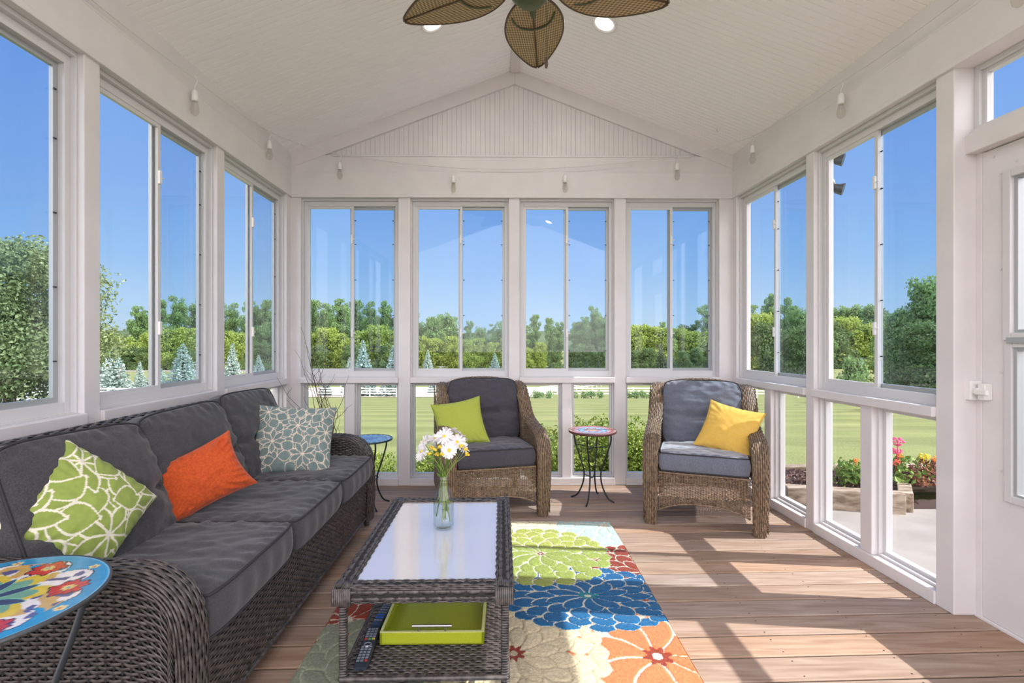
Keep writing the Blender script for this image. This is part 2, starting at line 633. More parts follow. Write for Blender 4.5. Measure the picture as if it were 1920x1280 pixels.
for (xa, xb) in ((al - 0.05, xm), (xm, ar + 0.05)):
    V = []
    for t in (-0.004, 0.05):
        for (x, dz) in ((xa, 0.02), (xb, 0.02), (xb, -rk), (xa, -rk)):
            V.append((x, YB(x) + t, ztop(x) + dz))
    mb.add(V, [(0, 1, 2, 3), (7, 6, 5, 4), (0, 4, 5, 1), (3, 2, 6, 7), (0, 3, 7, 4), (1, 5, 6, 2)])
tag(mb.build('trim_5', M['white'], smooth=False, bevel=0.003), kind='structure')
mb = MB()
xs, zs, pts = [], [], []
x = -1.7
while x < 1.7:
    for dx, dep in ((0, 0), (0.033, 0), (0.0355, 0.004), (0.038, 0)):
        pts.append((x + dx, dep))
    x += 0.04
G = np.zeros((len(pts), 2, 3))
for i, (x, dep) in enumerate(pts):
    G[i, 0] = (x, YB(x) + 0.018 + dep, Z_SPRING - 0.03)
    G[i, 1] = (x, YB(x) + 0.018 + dep, max(ztop(x) - 0.03, Z_SPRING - 0.03))
mb.sheet(G)
wbox(mb, WB, -1.9, 1.95, 0.06, 0.13, Z_JOINT, Z_SPRING + 0.01)
mb.add([(al - .1, 4.12, Z_SPRING), (xm, 4.12, Z_APEX + .05), (ar + .1, 4.12, Z_SPRING)], [(0, 1, 2)])
tag(mb.build('trim_6', M['white'], smooth=False), kind='structure')

# bead board ceiling with real grooves
mb = MB()
for side in (0, 1):
    ys = []
    y = -0.6
    while y < 4.06:
        for dy, dep in ((0, 0), (0.0325, 0), (0.0355, 0.008), (0.0385, 0)):
            ys.append((y + dy, dep))
        y += 0.04
    G = np.zeros((len(ys), 2, 3))
    for i, (y, dep) in enumerate(ys):
        xe = XL(y) - 0.02 if side == 0 else XR(y) + 0.02
        G[i, 0] = (xe, y, Z_SPRING - 0.008 + dep)
        G[i, 1] = (XM(y), y, Z_APEX + dep)
    mb.sheet(G if side else G[:, ::-1])
# roof deck above, with the eaves
for side in (0, 1):
    V = []
    for y in (-0.7, 4.45):
        xe = (XL(y) - 0.42) if side == 0 else (XR(y) + 0.36)
        V += [(xe, y, 2.66 if side == 0 else 2.68), (XM(y), y, Z_APEX + 0.10), (xe, y, 2.74), (XM(y), y, Z_APEX + 0.16)]
    mb.add(V, [(0, 1, 5, 4), (2, 3, 7, 6), (0, 4, 6, 2), (0, 2, 3, 1), (4, 5, 7, 6)])
tag(mb.build('ceiling', M['white2'], smooth=False), kind='structure')
mb = MB()
V = []
for y in (-0.6, 4.0):
    for dx, z in ((-0.036, Z_APEX + 0.02), (0.036, Z_APEX + 0.02), (0.036, Z_APEX - 0.028), (-0.036, Z_APEX - 0.028)):
        V.append((XM(y) + dx, y, z))
mb.add(V, [(0, 1, 2, 3), (7, 6, 5, 4), (1, 5, 6, 2), (0, 3, 7, 4), (3, 2, 6, 7)])
tag(mb.build('trim_7', M['white'], smooth=False, bevel=0.003), kind='structure')

# deck boards
mb = MB()
k = -24
while True:
    c0 = 1.928 + 0.132 * k
    if c0 > 4.05:
        break
    c1 = c0 + 0.1252
    r3 = rng.random(3)
    x0, x1 = XL(c0) - 0.02, XR(c0) + 0.16
    nseg = 12
    prof = [(0, -0.03), (0, -0.003), (0.004, 0), (c1 - c0 - 0.004, 0), (c1 - c0, -0.003), (c1 - c0, -0.03)]
    G = np.zeros((nseg + 1, len(prof), 3))
    for i in range(nseg + 1):
        x = x0 + (x1 - x0) * i / nseg
        for j, (dy, z) in enumerate(prof):
            G[i, j] = (x, c0 + dy + 0.036 * x, z)
    mb.sheet(G, 0, col=r3)
    # nail heads over the joists
    for xj in np.arange(-1.75, 1.95, 0.40):
        for dy in (0.022, c1 - c0 - 0.022):
            cx, cy = xj + rng.normal(0, 0.006), c0 + dy + 0.036 * xj + rng.normal(0, 0.003)
            if cx < XL(cy) + .02 or cx > XR(cy) - .02:
                continue
            th = np.linspace(0, 2 * PI, 7)[:-1]
            mb.add([(cx + 0.0032 * math.cos(a), cy + 0.0032 * math.sin(a), 0.0006) for a in th], [tuple(range(6))], 1)
    k += 1
M['nail_gap_shade'] = mat('dark_nail_and_gap_shade', (0.03, 0.025, 0.02), 0.5, metal=0.5)
mb.box(-2.05, 2.1, -1.2, 4.15, -0.30, -0.006, 1)  # dark sheet close under the boards, stands in for shade in the gaps
tag(mb.build('floor', [M['deck'], M['nail_gap_shade']], smooth=False), kind='structure')

# ------------------------------------------------------------------ windows
WN = [0]


def ring(mb, W, s0, s1, z0, z1, w, t0, t1, wb=None, wt_=None, mi=0):
    wb = w if wb is None else wb
    wt_ = w if wt_ is None else wt_
    wbox(mb, W, s0, s0 + w, t0, t1, z0, z1, mi)
    wbox(mb, W, s1 - w, s1, t0, t1, z0, z1, mi)
    wbox(mb, W, s0 + w, s1 - w, t0, t1, z1 - wt_, z1, mi)
    wbox(mb, W, s0 + w, s1 - w, t0, t1, z0, z0 + wb, mi)


def kid(mb, name, m_, parent, **k):
    o = mb.build(name, m_, smooth=False, **k)
    # keep the world position while parenting under an offset empty
    o.parent = parent
    o.matrix_parent_inverse = Matrix.Translation(parent.location).inverted()
    return o


def window(W, s0, s1, latch_side=1, screen_hi=True, latches=(1.27, 2.06), big=0.0):
    WN[0] += 1
    c = (s0 + s1) / 2
    loc = W(c, 0.05, 0.90)
    root = empty('window_%d' % WN[0], loc, kind='structure')
    mb = MB()
    ring(mb, W, s0, s1, 0.902, Z_HEAD, 0.010, 0.022, 0.10, 0.004, 0.02)          # wooden stop
    ring(mb, W, s0 + 0.010, s1 - 0.010, 0.904, Z_HEAD - 0.02, 0.026, 0.045, 0.095, 0.048, 0.04)
    kid(mb, 'window_frame', M['vinyl'], root, bevel=0.002)
    a0, a1, z0, z1 = s0 + 0.034, s1 - 0.034, 0.950, Z_HEAD - 0.058
    m_ = c + 0.0
    # two sliding sashes, the first in the inner track
    for i, (p, q, t0) in enumerate(((a0, m_ + 0.018, 0.050), (m_ - 0.018, a1, 0.072))):
        mb = MB()
        ring(mb, W, p, q, z0, z1, 0.022 if i == 0 else 0.024, t0, t0 + 0.018)
        sa = kid(mb, 'sash', M['alu'] if i else M['vinyl'], root, bevel=0.001)
        mb = MB()
        wbox(mb, W, p + 0.018, q - 0.018, t0 + 0.007, t0 + 0.010, z0 + 0.018, z1 - 0.018)
        g = mb.build('pane', M['glass'], smooth=False)
        g.parent = sa
    mb = MB()
    wbox(mb, W, m_, a1, 0.098, 0.0985, z0, z1)
    kid(mb, 'insect_screen', M['screen'], root)
    mb = MB()
    for z in latches:
        wbox(mb, W, m_ - 0.004, m_ + 0.012, 0.038, 0.052, z - 0.035, z + 0.035)
        wbox(mb, W, m_ + 0.008, m_ + 0.034, 0.040, 0.045, z - 0.004, z + 0.003)
    kid(mb, 'latch', M['plastic'], root, bevel=0.003)
    mb = MB()
    for z in (1.12, 1.42, 1.72, 2.02, 2.22):
        for s in (m_ + 0.028, a1 - 0.026):
            wbox(mb, W, s - 0.006, s + 0.006, 0.060, 0.066, z - 0.003, z + 0.003)
    kid(mb, 'sash_pin', M['black'], root)
    # fixed lights under the sill
    for (p, q) in ((s0, c - 0.040), (c + 0.040, s1)):
        mb = MB()
        ring(mb, W, p, q, 0.062, Z_SILL, 0.012, 0.030, 0.10)
        ring(mb, W, p + 0.012, q - 0.012, 0.070, Z_SILL - 0.012, 0.015, 0.055, 0.09, 0.020)
        fr = kid(mb, 'lower_frame', M['vinyl'], root, bevel=0.002)
        mb = MB()
        wbox(mb, W, p + 0.022, q - 0.022, 0.070, 0.073, 0.08, Z_SILL - 0.02)
        g = mb.build('pane', M['glass'], smooth=False)
        g.parent = fr
    return root


for (a, b) in L_b[::-1]:
    window(WL, a, b)
for (a, b) in B_b:
    window(WB, a, b)
WRf = lambda s, t, z: WR(s, t, z)
for (a, b) in R_b[::-1]:
    # the sliding half nearest the camera is in the outer track
    window(lambda s, t, z, a=a, b=b: WR(a + b - s, t, z), a, b)
# transom light over the door
WN[0] += 1
root = empty('window_%d' % WN[0], WR(1.6, 0.09, 2.2), kind='structure')
mb = MB()
ring(mb, WR, 1.135, 2.104, 2.115, Z_HEAD, 0.022, 0.085, 0.12)
ring(mb, WR, 1.157, 2.082, 2.125, Z_HEAD - 0.022, 0.018, 0.10, 0.13)
fr = kid(mb, 'window_frame', M['vinyl'], root, bevel=0.002)
mb = MB()
wbox(mb, WR, 1.165, 2.074, 0.112, 0.115, 2.13, Z_HEAD - 0.03)
g = mb.build('pane', M['glass'], smooth=False)
g.parent = fr

# ------------------------------------------------------------------ door
droot = empty('door_1', WR(1.62, DT, 0.0), kind='structure')
mb = MB()
s0, s1 = 1.162, 2.076
g0, g1, gz0, gz1, gm = 1.270, 1.968, 0.556, 1.886, 1.205
wbox(mb, WR, s0, g0, DT, DT + 0.04, 0.014, 2.014)
wbox(mb, WR, g1, s1, DT, DT + 0.04, 0.014, 2.014)
wbox(mb, WR, g0, g1, DT, DT + 0.04, 0.014, gz0)
wbox(mb, WR, g0, g1, DT, DT + 0.04, gz1, 2.014)
leaf = kid(mb, 'door_leaf', M['white'], droot)
mb = MB()
ring(mb, WR, g0 - 0.015, g1 + 0.015, gz0 - 0.015, gm, 0.030, DT - 0.010, DT + 0.03)
ring(mb, WR, g0 - 0.015, g1 + 0.015, gm, gz1 + 0.015, 0.030, DT - 0.016, DT + 0.03)
kid(mb, 'glass_surround', M['vinyl'], droot, bevel=0.003)
mb = MB()
ring(mb, WR, g0 + 0.014, g1 - 0.014, gz0 + 0.01, gm - 0.03, 0.014, DT - 0.002, DT + 0.03)
ring(mb, WR, g0 + 0.014, g1 - 0.014, gm + 0.03, gz1 - 0.01, 0.014, DT + 0.002, DT + 0.03)
wbox(mb, WR, g0, g1, DT - 0.018, DT + 0.01, gm - 0.012, gm + 0.012)
kid(mb, 'sash', M['alu'], droot, bevel=0.002)
mb = MB()
wbox(mb, WR, g0 + .02, g1 - .02, DT + 0.014, DT + 0.017, gz0 + .02, gz1 - .02)
kid(mb, 'pane', M['glass'], droot)
mb = MB()
for (s, z) in ((2.03, 1.98), (2.00, 1.90), (2.00, 1.50), (2.00, 1.07), (2.00, 0.66), (1.96, 0.53), (1.94, 1.93)):
    wbox(mb, WR, s - 0.004, s + 0.004, DT - 0.004, DT, z - 0.004, z + 0.004)
kid(mb, 'screw', M['vinyl'], droot, bevel=0.0015)
mb = MB()
wbox(mb, WR, 2.080, 2.108, 0.045, DT, 0.945, 1.03)
wbox(mb, WR, 2.055, 2.090, 0.052, 0.068, 0.975, 1.0)
wbox(mb, WR, 2.010, 2.062, 0.040, 0.056, 0.973, 0.995)
wbox(mb, WR, 2.035, 2.066, 0.06, DT, 0.950, 1.02)
kid(mb, 'latch', M['plastic'], droot, bevel=0.004)
mb = MB()
for z in (0.0, ):
    wbox(mb, WR, 1.165, 2.074, DT + 0.001, DT + 0.03, 0.006, 0.018)
kid(mb, 'door_sweep', M['alu'], droot)

# ------------------------------------------------------------------ weaving


def weave(mb, S, pu=0.026, pv=0.0125, amp=0.0028, th=0.0022, fill=0.80, mi=0, stakes=True, sub=4, smi=None, swap=False, ustart=0.0):
    """flat strands over and under dark stakes on the surface S(u, v), u and v in 0..1"""
    if swap:
        S0 = S
        S = lambda u, v: S0(v, u)
    # lengths
    uu, vv = np.meshgrid(np.linspace(0, 1, 60), np.linspace(0, 1, 60), indexing='ij')
    G = S(uu, vv)
    lu = np.linalg.norm(np.diff(G, axis=0), axis=2).sum(0)
    lv = np.linalg.norm(np.diff(G, axis=1), axis=2).sum(1)
    LU, LV = lu.max(), lv.max()
    nc = max(2, int(round(LU / pu)))
    nr = max(2, int(round(LV / pv)))
    ns = nc * sub + 1
    u = np.linspace(0, 1, ns)
    e = 1e-3

    def normal(u, v):
        a = S(np.clip(u + e, 0, 1), v) - S(np.clip(u - e, 0, 1), v)
        b = S(u, np.clip(v + e, 0, 1)) - S(u, np.clip(v - e, 0, 1))
        n = np.cross(a, b)
        return n / (np.linalg.norm(n, axis=-1, keepdims=True) + 1e-12)
    rows = (np.arange(nr) + 0.5) / nr
    half = 0.5 / nr * fill
    # cross section of a strand: offsets across v and along the normal
    cs = [(-1, 0.0), (-0.55, 0.8), (0.0, 1.0), (0.55, 0.8), (1, 0.0), (0.5, -0.6), (-0.5, -0.6)]
    U = u[None, :, None]
    R = rows[:, None, None]
    cv = np.array([c[0] for c in cs])[None, None, :]
    cn = np.array([c[1] for c in cs])[None, None, :]
    Vv = np.clip(R + cv * half + 0 * U, 0, 1)
    Uu = U + 0 * Vv
    par = (np.arange(nr) % 2)[:, None, None]
    wave = np.cos(PI * (u * nc))[None, :, None] * (1 - 2 * par)
    wave = np.sign(wave) * np.abs(wave) ** 0.7
    Pn = S(Uu, Vv)
    N = normal(Uu, Vv)
    off = amp * wave + th * cn
    G = Pn + N * off[..., None]
    k = len(cs)
    nrr, nss = G.shape[0], G.shape[1]
    idx = np.arange(nrr)[:, None, None] * nss * k
    i = np.arange(nss - 1)[None, :, None] * k
    j = np.arange(k)[None, None, :]
    j2 = (j + 1) % k
    Q = np.stack([idx + i + j, idx + i + j2, idx + i + k + j2, idx + i + k + j], -1).reshape(-1, 4)
    mb.add(G.reshape(-1, 3), Q, mi)
    if stakes:
        sv = np.linspace(0, 1, max(4, nr // 2 + 2))
        for q in range(nc + 1):
            uc = min(max(q / nc, 0.004), 0.996)
            hw = 0.0032 / LU
            a = np.array([max(uc - hw, 0), min(uc + hw, 1)])
            A, B = np.meshgrid(a, sv, indexing='ij')
            mb.sheet(S(A, B), mi if smi is None else smi)


def ribbon(center, wid, across, bulge=0.012, up=None):
    """surface along a path (n,3); v runs across by `across` direction with a rounded crown"""
    C0 = np.asarray(center, float)
    n = len(C0)
    W_ = np.broadcast_to(np.asarray(wid, float), (n,))
    A = np.broadcast_to(np.asarray(across, float), (n, 3))
    T = np.gradient(C0, axis=0)
    T /= np.linalg.norm(T, axis=1)[:, None]
    N = np.cross(T, A)
    N /= np.linalg.norm(N, axis=1)[:, None]
    t = np.linspace(0, 1, n)

    def ip(Ar, u):
        return np.stack([np.interp(u, t, Ar[:, k]) for k in range(3)], -1)

    def S(u, v):
        u = np.asarray(u, float)
        v = np.asarray(v, float)
        w = np.interp(u, t, W_)
        x = 2 * v - 1
        ang = x * PI / 2 * 0.98
        sx_ = np.sin(ang)
        nz = np.cos(ang) ** 0.9
        return ip(C0, u) + ip(A, u) * (sx_ * w / 2)[..., None] + ip(N, u) * (nz * bulge)[..., None]
    return S


def plane(p00, p10, p11, p01, bulge=0.0):
    p00, p10, p11, p01 = map(lambda p: np.asarray(p, float), (p00, p10, p11, p01))

    def S(u, v):
        u = np.asarray(u, float)[..., None]
        v = np.asarray(v, float)[..., None]
        return (p00 * (1 - u) + p10 * u) * (1 - v) + (p01 * (1 - u) + p11 * u) * v
    return S


def between(A, B):
    """surface from curve A (n,3) at v=0 to curve B (n,3) at v=1"""
    A = np.asarray(A, float)
    B = np.asarray(B, float)
    t = np.linspace(0, 1, len(A))

    def ip(Ar, u):
        return np.stack([np.interp(u, t, Ar[:, k]) for k in range(3)], -1)

    def S(u, v):
        v = np.asarray(v, float)[..., None]
        return ip(A, u) * (1 - v) + ip(B, u) * v
    return S


def grid_mesh(mb, S, nu=20, nv=20, mi=0):
    u, v = np.meshgrid(np.linspace(0, 1, nu), np.linspace(0, 1, nv), indexing='ij')
    mb.sheet(S(u, v), mi)


# smooth value noise for wrinkles
_tab = rng.random((64, 64))


def vnoise(x, y, f=1.0, seed=0):
    x = np.asarray(x) * f + 17.3 * seed + 100
    y = np.asarray(y) * f + 9.1 * seed + 100
    xi, yi = np.floor(x).astype(int), np.floor(y).astype(int)
    fx, fy = x - xi, y - yi
    fx = fx * fx * (3 - 2 * fx)
    fy = fy * fy * (3 - 2 * fy)
    g = lambda a, b: _tab[a % 64, b % 64]
    return (g(xi, yi) * (1 - fx) + g(xi + 1, yi) * fx) * (1 - fy) + (g(xi, yi + 1) * (1 - fx) + g(xi + 1, yi + 1) * fx) * fy - 0.5


def fbm(x, y, f=1.0, seed=0, o=3):
    return sum(vnoise(x, y, f * 2 ** k, seed + k) / 2 ** k for k in range(o))


def perim(n):
    a = [(i, 0) for i in range(n)] + [(n - 1, j) for j in range(1, n)] + [(i, n - 1) for i in range(n - 2, -1, -1)] + [(0, j) for j in range(n - 2, 0, -1)]
    return np.array(a)


def box_cushion(w, d, h, puff=0.03, seed=0, wr=0.004, tuft=None, n=61, sag=0.0, round_=0.16, wdir=(1, 0), band=0.012):
    """boxed cushion centred on the origin, lying flat: top sheet, side band, bottom sheet, two pipings"""
    u, v = np.meshgrid(np.linspace(-1, 1, n), np.linspace(-1, 1, n), indexing='ij')
    uu = np.sign(u) * (1 - (1 - np.abs(u)) ** 1.25)
    vv = np.sign(v) * (1 - (1 - np.abs(v)) ** 1.25)
    u, v = uu, vv
    x = w / 2 * u * np.sqrt(1 - round_ * v ** 6 / 2 * 1.0)
    y = d / 2 * v * np.sqrt(1 - round_ * u ** 6 / 2 * 1.0)
    dome = (1 - np.abs(u) ** 2.6) * (1 - np.abs(v) ** 2.6)
    dome = np.clip(dome, 0, 1) ** 0.55
    edge = np.minimum(1 - np.abs(u), 1 - np.abs(v))
    wrk = (fbm(x * wdir[0] * 9 + x * wdir[1] * 28 + 0, y * wdir[0] * 34 + y * wdir[1] * 8, 1, seed) * 1.0 + fbm(x, y, 9, seed + 5) * 0.8) * wr
    # gathers close to the seams
    g1 = np.exp(-((1 - np.abs(v)) / 0.16) ** 2) * np.sin(x * 95 + 6 * vnoise(x, y, 7, seed + 3)) * wr * 0.55
    g2 = np.exp(-((1 - np.abs(u)) / 0.16) ** 2) * np.sin(y * 95 + 6 * vnoise(y, x, 7, seed + 4)) * wr * 0.55
    fade = np.clip(edge / 0.05, 0, 1)
    ztop = h / 2 + puff * dome + (wrk + g1 + g2) * fade - sag * dome * np.exp(-(u ** 2 + v ** 2) * 1.5)
    if tuft is not None:
        for (v0, dp, wd) in tuft:
            wob = 0.03 * np.sin(u * 3 + seed)
            line = np.exp(-((v - v0 - wob) / wd) ** 2) * np.clip((1 - np.abs(u)) / 0.1, 0, 1)
            ztop -= dp * line * (0.75 + 0.25 * np.cos(u * PI * 2))
            for ub in (-0.33, 0.33):
                ztop -= dp * 0.9 * np.exp(-(((u - ub) * w / 2) ** 2 + ((v - v0) * d / 2) ** 2) / 0.03 ** 2)
    zbot = -h / 2 - puff * 0.5 * dome
    mb = MB()
    mb.sheet(np.stack([x, y, ztop], -1))
    mb.sheet(np.stack([x, y, zbot], -1)[:, ::-1])
    pe = perim(n)
    px_, py_ = x[pe[:, 0], pe[:, 1]], y[pe[:, 0], pe[:, 1]]
    nx, ny = px_ / (w / 2), py_ / (d / 2)
    nrm = np.stack([np.sign(nx) * np.abs(nx) ** 9, np.sign(ny) * np.abs(ny) ** 9], -1)
    nrm /= np.linalg.norm(nrm, axis=1)[:, None] + 1e-9
    k = 9
    G = np.zeros((len(pe), k, 3))
    for j in range(k):
        t = j / (k - 1)
        b = band * math.sin(PI * t) ** 0.8
        rip = 1 + 0.25 * np.sin((px_ + py_) * 60 + seed)
        zt = ztop[pe[:, 0], pe[:, 1]]
        zb = zbot[pe[:, 0], pe[:, 1]]
        G[:, j] = np.stack([px_ + nrm[:, 0] * b * rip, py_ + nrm[:, 1] * b * rip, zb * (1 - t) + zt * t], -1)
    mb.sheet(G, cu=True)
    pipes = MB()
    for zz, s_ in ((ztop, 1), (zbot, -1)):
        P = np.stack([px_ + nrm[:, 0] * 0.003, py_ + nrm[:, 1] * 0.003, zz[pe[:, 0], pe[:, 1]]], -1)
        pipes.tube(P, 0.0042, 6, closed=True)
    return mb, pipes


def pillow_mesh(w, h, t, colfn=None, seed=0, n=90, wr=0.004, pipe=0.0035, ear=0.10):
    u, v = np.meshgrid(np.linspace(-1, 1, n), np.linspace(-1, 1, n), indexing='ij')
    u = np.sin(u * PI / 2 * 0.999)
    v = np.sin(v * PI / 2 * 0.999)
    x = w / 2 * u * (1 - ear * (1 - v ** 2) * np.abs(u) ** 2)
    y = h / 2 * v * (1 - ear * (1 - u ** 2) * np.abs(v) ** 2)
    body = np.clip((1 - u ** 2) * (1 - v ** 2), 0, 1) ** 0.42
    edge = np.clip(np.minimum(1 - np.abs(u), 1 - np.abs(v)) / 0.04, 0, 1)
    mb = MB()
    for s_ in (1, -1):
        r = fbm(x, y, 8, seed + (s_ > 0) * 7) * wr * 2 + fbm(x * 3 + y, y * 3 - x, 8, seed + 11) * wr
        ang = np.arctan2(v, u)
        rad = np.sqrt(u * u + v * v)
        r += np.exp(-((rad - 1.05) / 0.3) ** 2) * np.sin(ang * 26 + seed + 4 * vnoise(u, v, 2, seed)) * wr * 0.6
        z = s_ * (t / 2 * body + r * edge)
        G = np.stack([x, y, z], -1)
        col = None if colfn is None else colfn(x + (0 if s_ > 0 else 0.13), y)
        if s_ < 0:
            G = G[:, ::-1]
            col = None if col is None else col[:, ::-1]
        mb.sheet(G, 0, col=col)
    pe = perim(n)
    P = np.stack([x[pe[:, 0], pe[:, 1]], y[pe[:, 0], pe[:, 1]], 0 * pe[:, 0]], -1)
    pm = MB()
    pm.tube(P, pipe, 6, closed=True)
    return mb, pm


def frame_matrix(c, r, up):
    r = Vector(r).normalized()
    up = Vector(up)
    up = (up - r * up.dot(r)).normalized()
    n = r.cross(up)
    m_ = Matrix.Identity(4)
    for i, a in enumerate((r, up, n)):
        for k in range(3):
            m_[k][i] = a[k]
    for k in range(3):
        m_[k][3] = c[k]
    return m_


# ------------------------------------------------------------------ painted patterns
def petals(img, hgt, X, Y, c, r0, L, W_, n, a0, col, line, lw, sharp=1.0, jit=0.0, hh=1.0, sc=(1, 1), seed=0, pe=0.62):
    lr = np.random.default_rng(int(seed * 10) + 1)
    for k in range(n):
        a = a0 + 2 * PI * k / n + (lr.random() - 0.5) * jit
        ll = L * (1 + (lr.random() - 0.5) * jit)
        dx, dy = (X - c[0]) / sc[0], (Y - c[1]) / sc[1]
        p = dx * math.cos(a) + dy * math.sin(a)
        q = -dx * math.sin(a) + dy * math.cos(a)
        t = (p - r0) / ll
        w = W_ * np.clip(np.sin(PI * np.clip(t, 0, 1) ** sharp), 0, 1) ** pe
        d = np.abs(q) - w
        # distance beyond the ends
        ed = np.maximum(-t, t - 1) * ll
        d = np.maximum(d, ed)
        out_ = (d < lw) & (t > -0.25) & (np.hypot(q, np.clip(np.abs(p - r0 - ll / 2) - ll / 2, 0, None)) < w.max() + lw)
        ins = d < 0
        img[out_] = line
        if hgt is not None:
            hgt[out_] = 0.35
        cc = np.asarray(col) * (0.93 + 0.14 * lr.random())
        img[ins] = cc
        if hgt is not None:
            hgt[ins] = (0.45 + 0.55 * np.clip(-d[ins] / 0.012, 0, 1)) * hh


def bloom(img, hgt, X, Y, c, R, col, line, lw=0.006, rings=((0.62, 0.40, 14), (0.36, 0.40, 12), (0.08, 0.44, 9)), core=None, seed=0, sc=(1, 1), wk=1.0, pe=0.62):
    m_ = (np.abs(X - c[0]) < R * sc[0] * 1.15) & (np.abs(Y - c[1]) < R * sc[1] * 1.15)
    if not m_.any():
        return
    sub = img[m_]
    sh = hgt[m_] if hgt is not None else None
    xs_, ys_ = X[m_], Y[m_]
    for i, (r0, L, n) in enumerate(rings):
        Wd = PI * (r0 + L * 0.62) * R / n * 0.98 * wk
        petals(sub, sh, xs_, ys_, c, r0 * R, L * R, Wd, n, 0.3 * i + seed, col, line, lw, 0.9 if i < len(rings) - 1 else 1.25, 0.10, sc=sc, seed=seed * 7 + i, pe=pe)
    if core:
        rr, cc = core
        dd = np.hypot((xs_ - c[0]) / sc[0], (ys_ - c[1]) / sc[1])
        wob = 1 + 0.22 * np.sin(np.arctan2(ys_ - c[1], xs_ - c[0]) * 8)
        sub[dd < rr * R * wob] = cc
        sub[dd < rr * R * 0.4] = np.asarray(line)
    img[m_] = sub
    if hgt is not None:
        hgt[m_] = sh


cl3 = lambda r, g, b: np.array(srgb(r, g, b)[:3])


def floral(base, line, centres, R, lw):
    def fn(X, Y):
        img = np.zeros(X.shape + (3,))
        img[:] = base
        for i, (cx, cy) in enumerate(centres):
            bloom(img, None, X, Y, (cx, cy), R * (0.9 + 0.2 * ((i * 37) % 5) / 5), base, line, lw,
                  rings=((0.50, 0.55, 9), (0.03, 0.57, 8)), seed=i * 1.3, wk=0.78, pe=0.95)
        return img
    return fn


# ------------------------------------------------------------------ rug
def make_rug():
    x0, x1, y0, y1 = -0.80, 0.655, 0.80, 3.185
    nx, ny = 364, 596
    X, Y = np.meshgrid(np.linspace(x0, x1, nx), np.linspace(y0, y1, ny), indexing='ij')
    img = np.zeros(X.shape + (3,))
    cream = cl3(225, 212, 182)
    teal = cl3(178, 205, 198)
    green = cl3(160, 172, 82)
    blue = cl3(22, 98, 148)
    orange = cl3(224, 128, 82)
    red = cl3(150, 62, 44)
    grey = cl3(150, 158, 138)
    line = cl3(228, 220, 200)
    img[:] = cream
    hg = np.full(X.shape, 0.4)
    B = lambda *a, **k: bloom(img, hg, X, Y, *a, **k)
    big = ((0.80, 0.22, 22), (0.58, 0.30, 18), (0.36, 0.32, 14), (0.06, 0.42, 10))
    # partly covered blooms first
    B((0.60, 3.12), 0.42, teal, line, rings=big, seed=3)
    B((-0.05, 3.22), 0.36, cl3(233, 222, 190), line * 0.93, rings=big, seed=5, core=(0.08, red))
    B((-0.55, 3.00), 0.38, orange, line, rings=big, seed=6)
    B((0.70, 2.48), 0.34, red, line, rings=big, seed=2)
    B((-0.62, 2.42), 0.36, teal, line, rings=big, seed=9)
    B((-0.72, 2.05), 0.34, red, line, rings=big, seed=4)
    B((-0.60, 1.62), 0.42, grey, cl3(180, 188, 160), rings=big, seed=8)
    B((-0.25, 2.26), 0.30, blue, line, rings=big, seed=12)
    B((-0.70, 1.12), 0.34, green, line, rings=big, seed=13)
    B((0.50, 0.98), 0.40, green, line, rings=big, seed=14)
    B((-0.25, 1.10), 0.40, blue, line, rings=big, seed=15)
    B((0.535, 1.825), 0.35, orange, line, lw=0.0085, rings=((0.72, 0.34, 10), (0.10, 0.72, 8)), seed=11.2, core=(0.14, red), wk=0.92)
    B((-0.01, 1.835), 0.36, cl3(222, 208, 172), cl3(206, 192, 158), rings=big, seed=10, core=(0.11, red))
    B((0.345, 2.255), 0.40, blue, cl3(214, 214, 200), rings=big, seed=7, core=(0.10, cl3(40, 130, 140)), sc=(1.08, 0.70))
    B((0.155, 2.70), 0.385, green, line, rings=big, seed=1, core=(0.05, red), sc=(1.0, 0.92))
    # worn, tufted surface
    img *= 0.82 * (1 + 0.10 * fbm(X, Y, 60, 3))[..., None]
    edge = np.minimum(np.minimum(X - x0, x1 - X), np.minimum(Y - y0, y1 - Y))
    Z = 0.006 + 0.006 * hg + 0.0015 * fbm(X, Y, 120, 9, 2)
    Z = np.where(edge < 0.006, 0.004, Z)
    # the whole rug is turned with the room, ends slightly rounded
    XX = X - 0.012 * ((np.abs(Y - 2.0) / 1.2) ** 8) * np.sign(X)
    XW = XX + (3.185 - Y) * 0.012
    YW = Y - 0.012 * (X + 0.07)
    mb = MB()
    mb.sheet(np.stack([XW, YW, Z], -1), 0, col=img)
    # bound edge and canvas back
    pe = np.concatenate([np.stack([XW[:, 0], YW[:, 0]], -1), np.stack([XW[-1, :], YW[-1, :]], -1), np.stack([XW[::-1, -1], YW[::-1, -1]], -1), np.stack([XW[0, ::-1], YW[0, ::-1]], -1)])
    pe = pe[::6]
    G = np.zeros((len(pe), 2, 3))
    G[:, 0, :2] = pe
    G[:, 1, :2] = pe
    G[:, 0, 2] = 0.0005
    G[:, 1, 2] = 0.006
    mb.sheet(G, 0, col=cl3(205, 190, 160), cu=True)
    o = mb.build('rug', M['rug'])
    tag(o, 'cream area rug with big green, blue and orange blooms on the deck', 'rug')
    return o


make_rug()

# ------------------------------------------------------------------ sofa


def place(o, mw):
    o.matrix_basis = mw
    return o


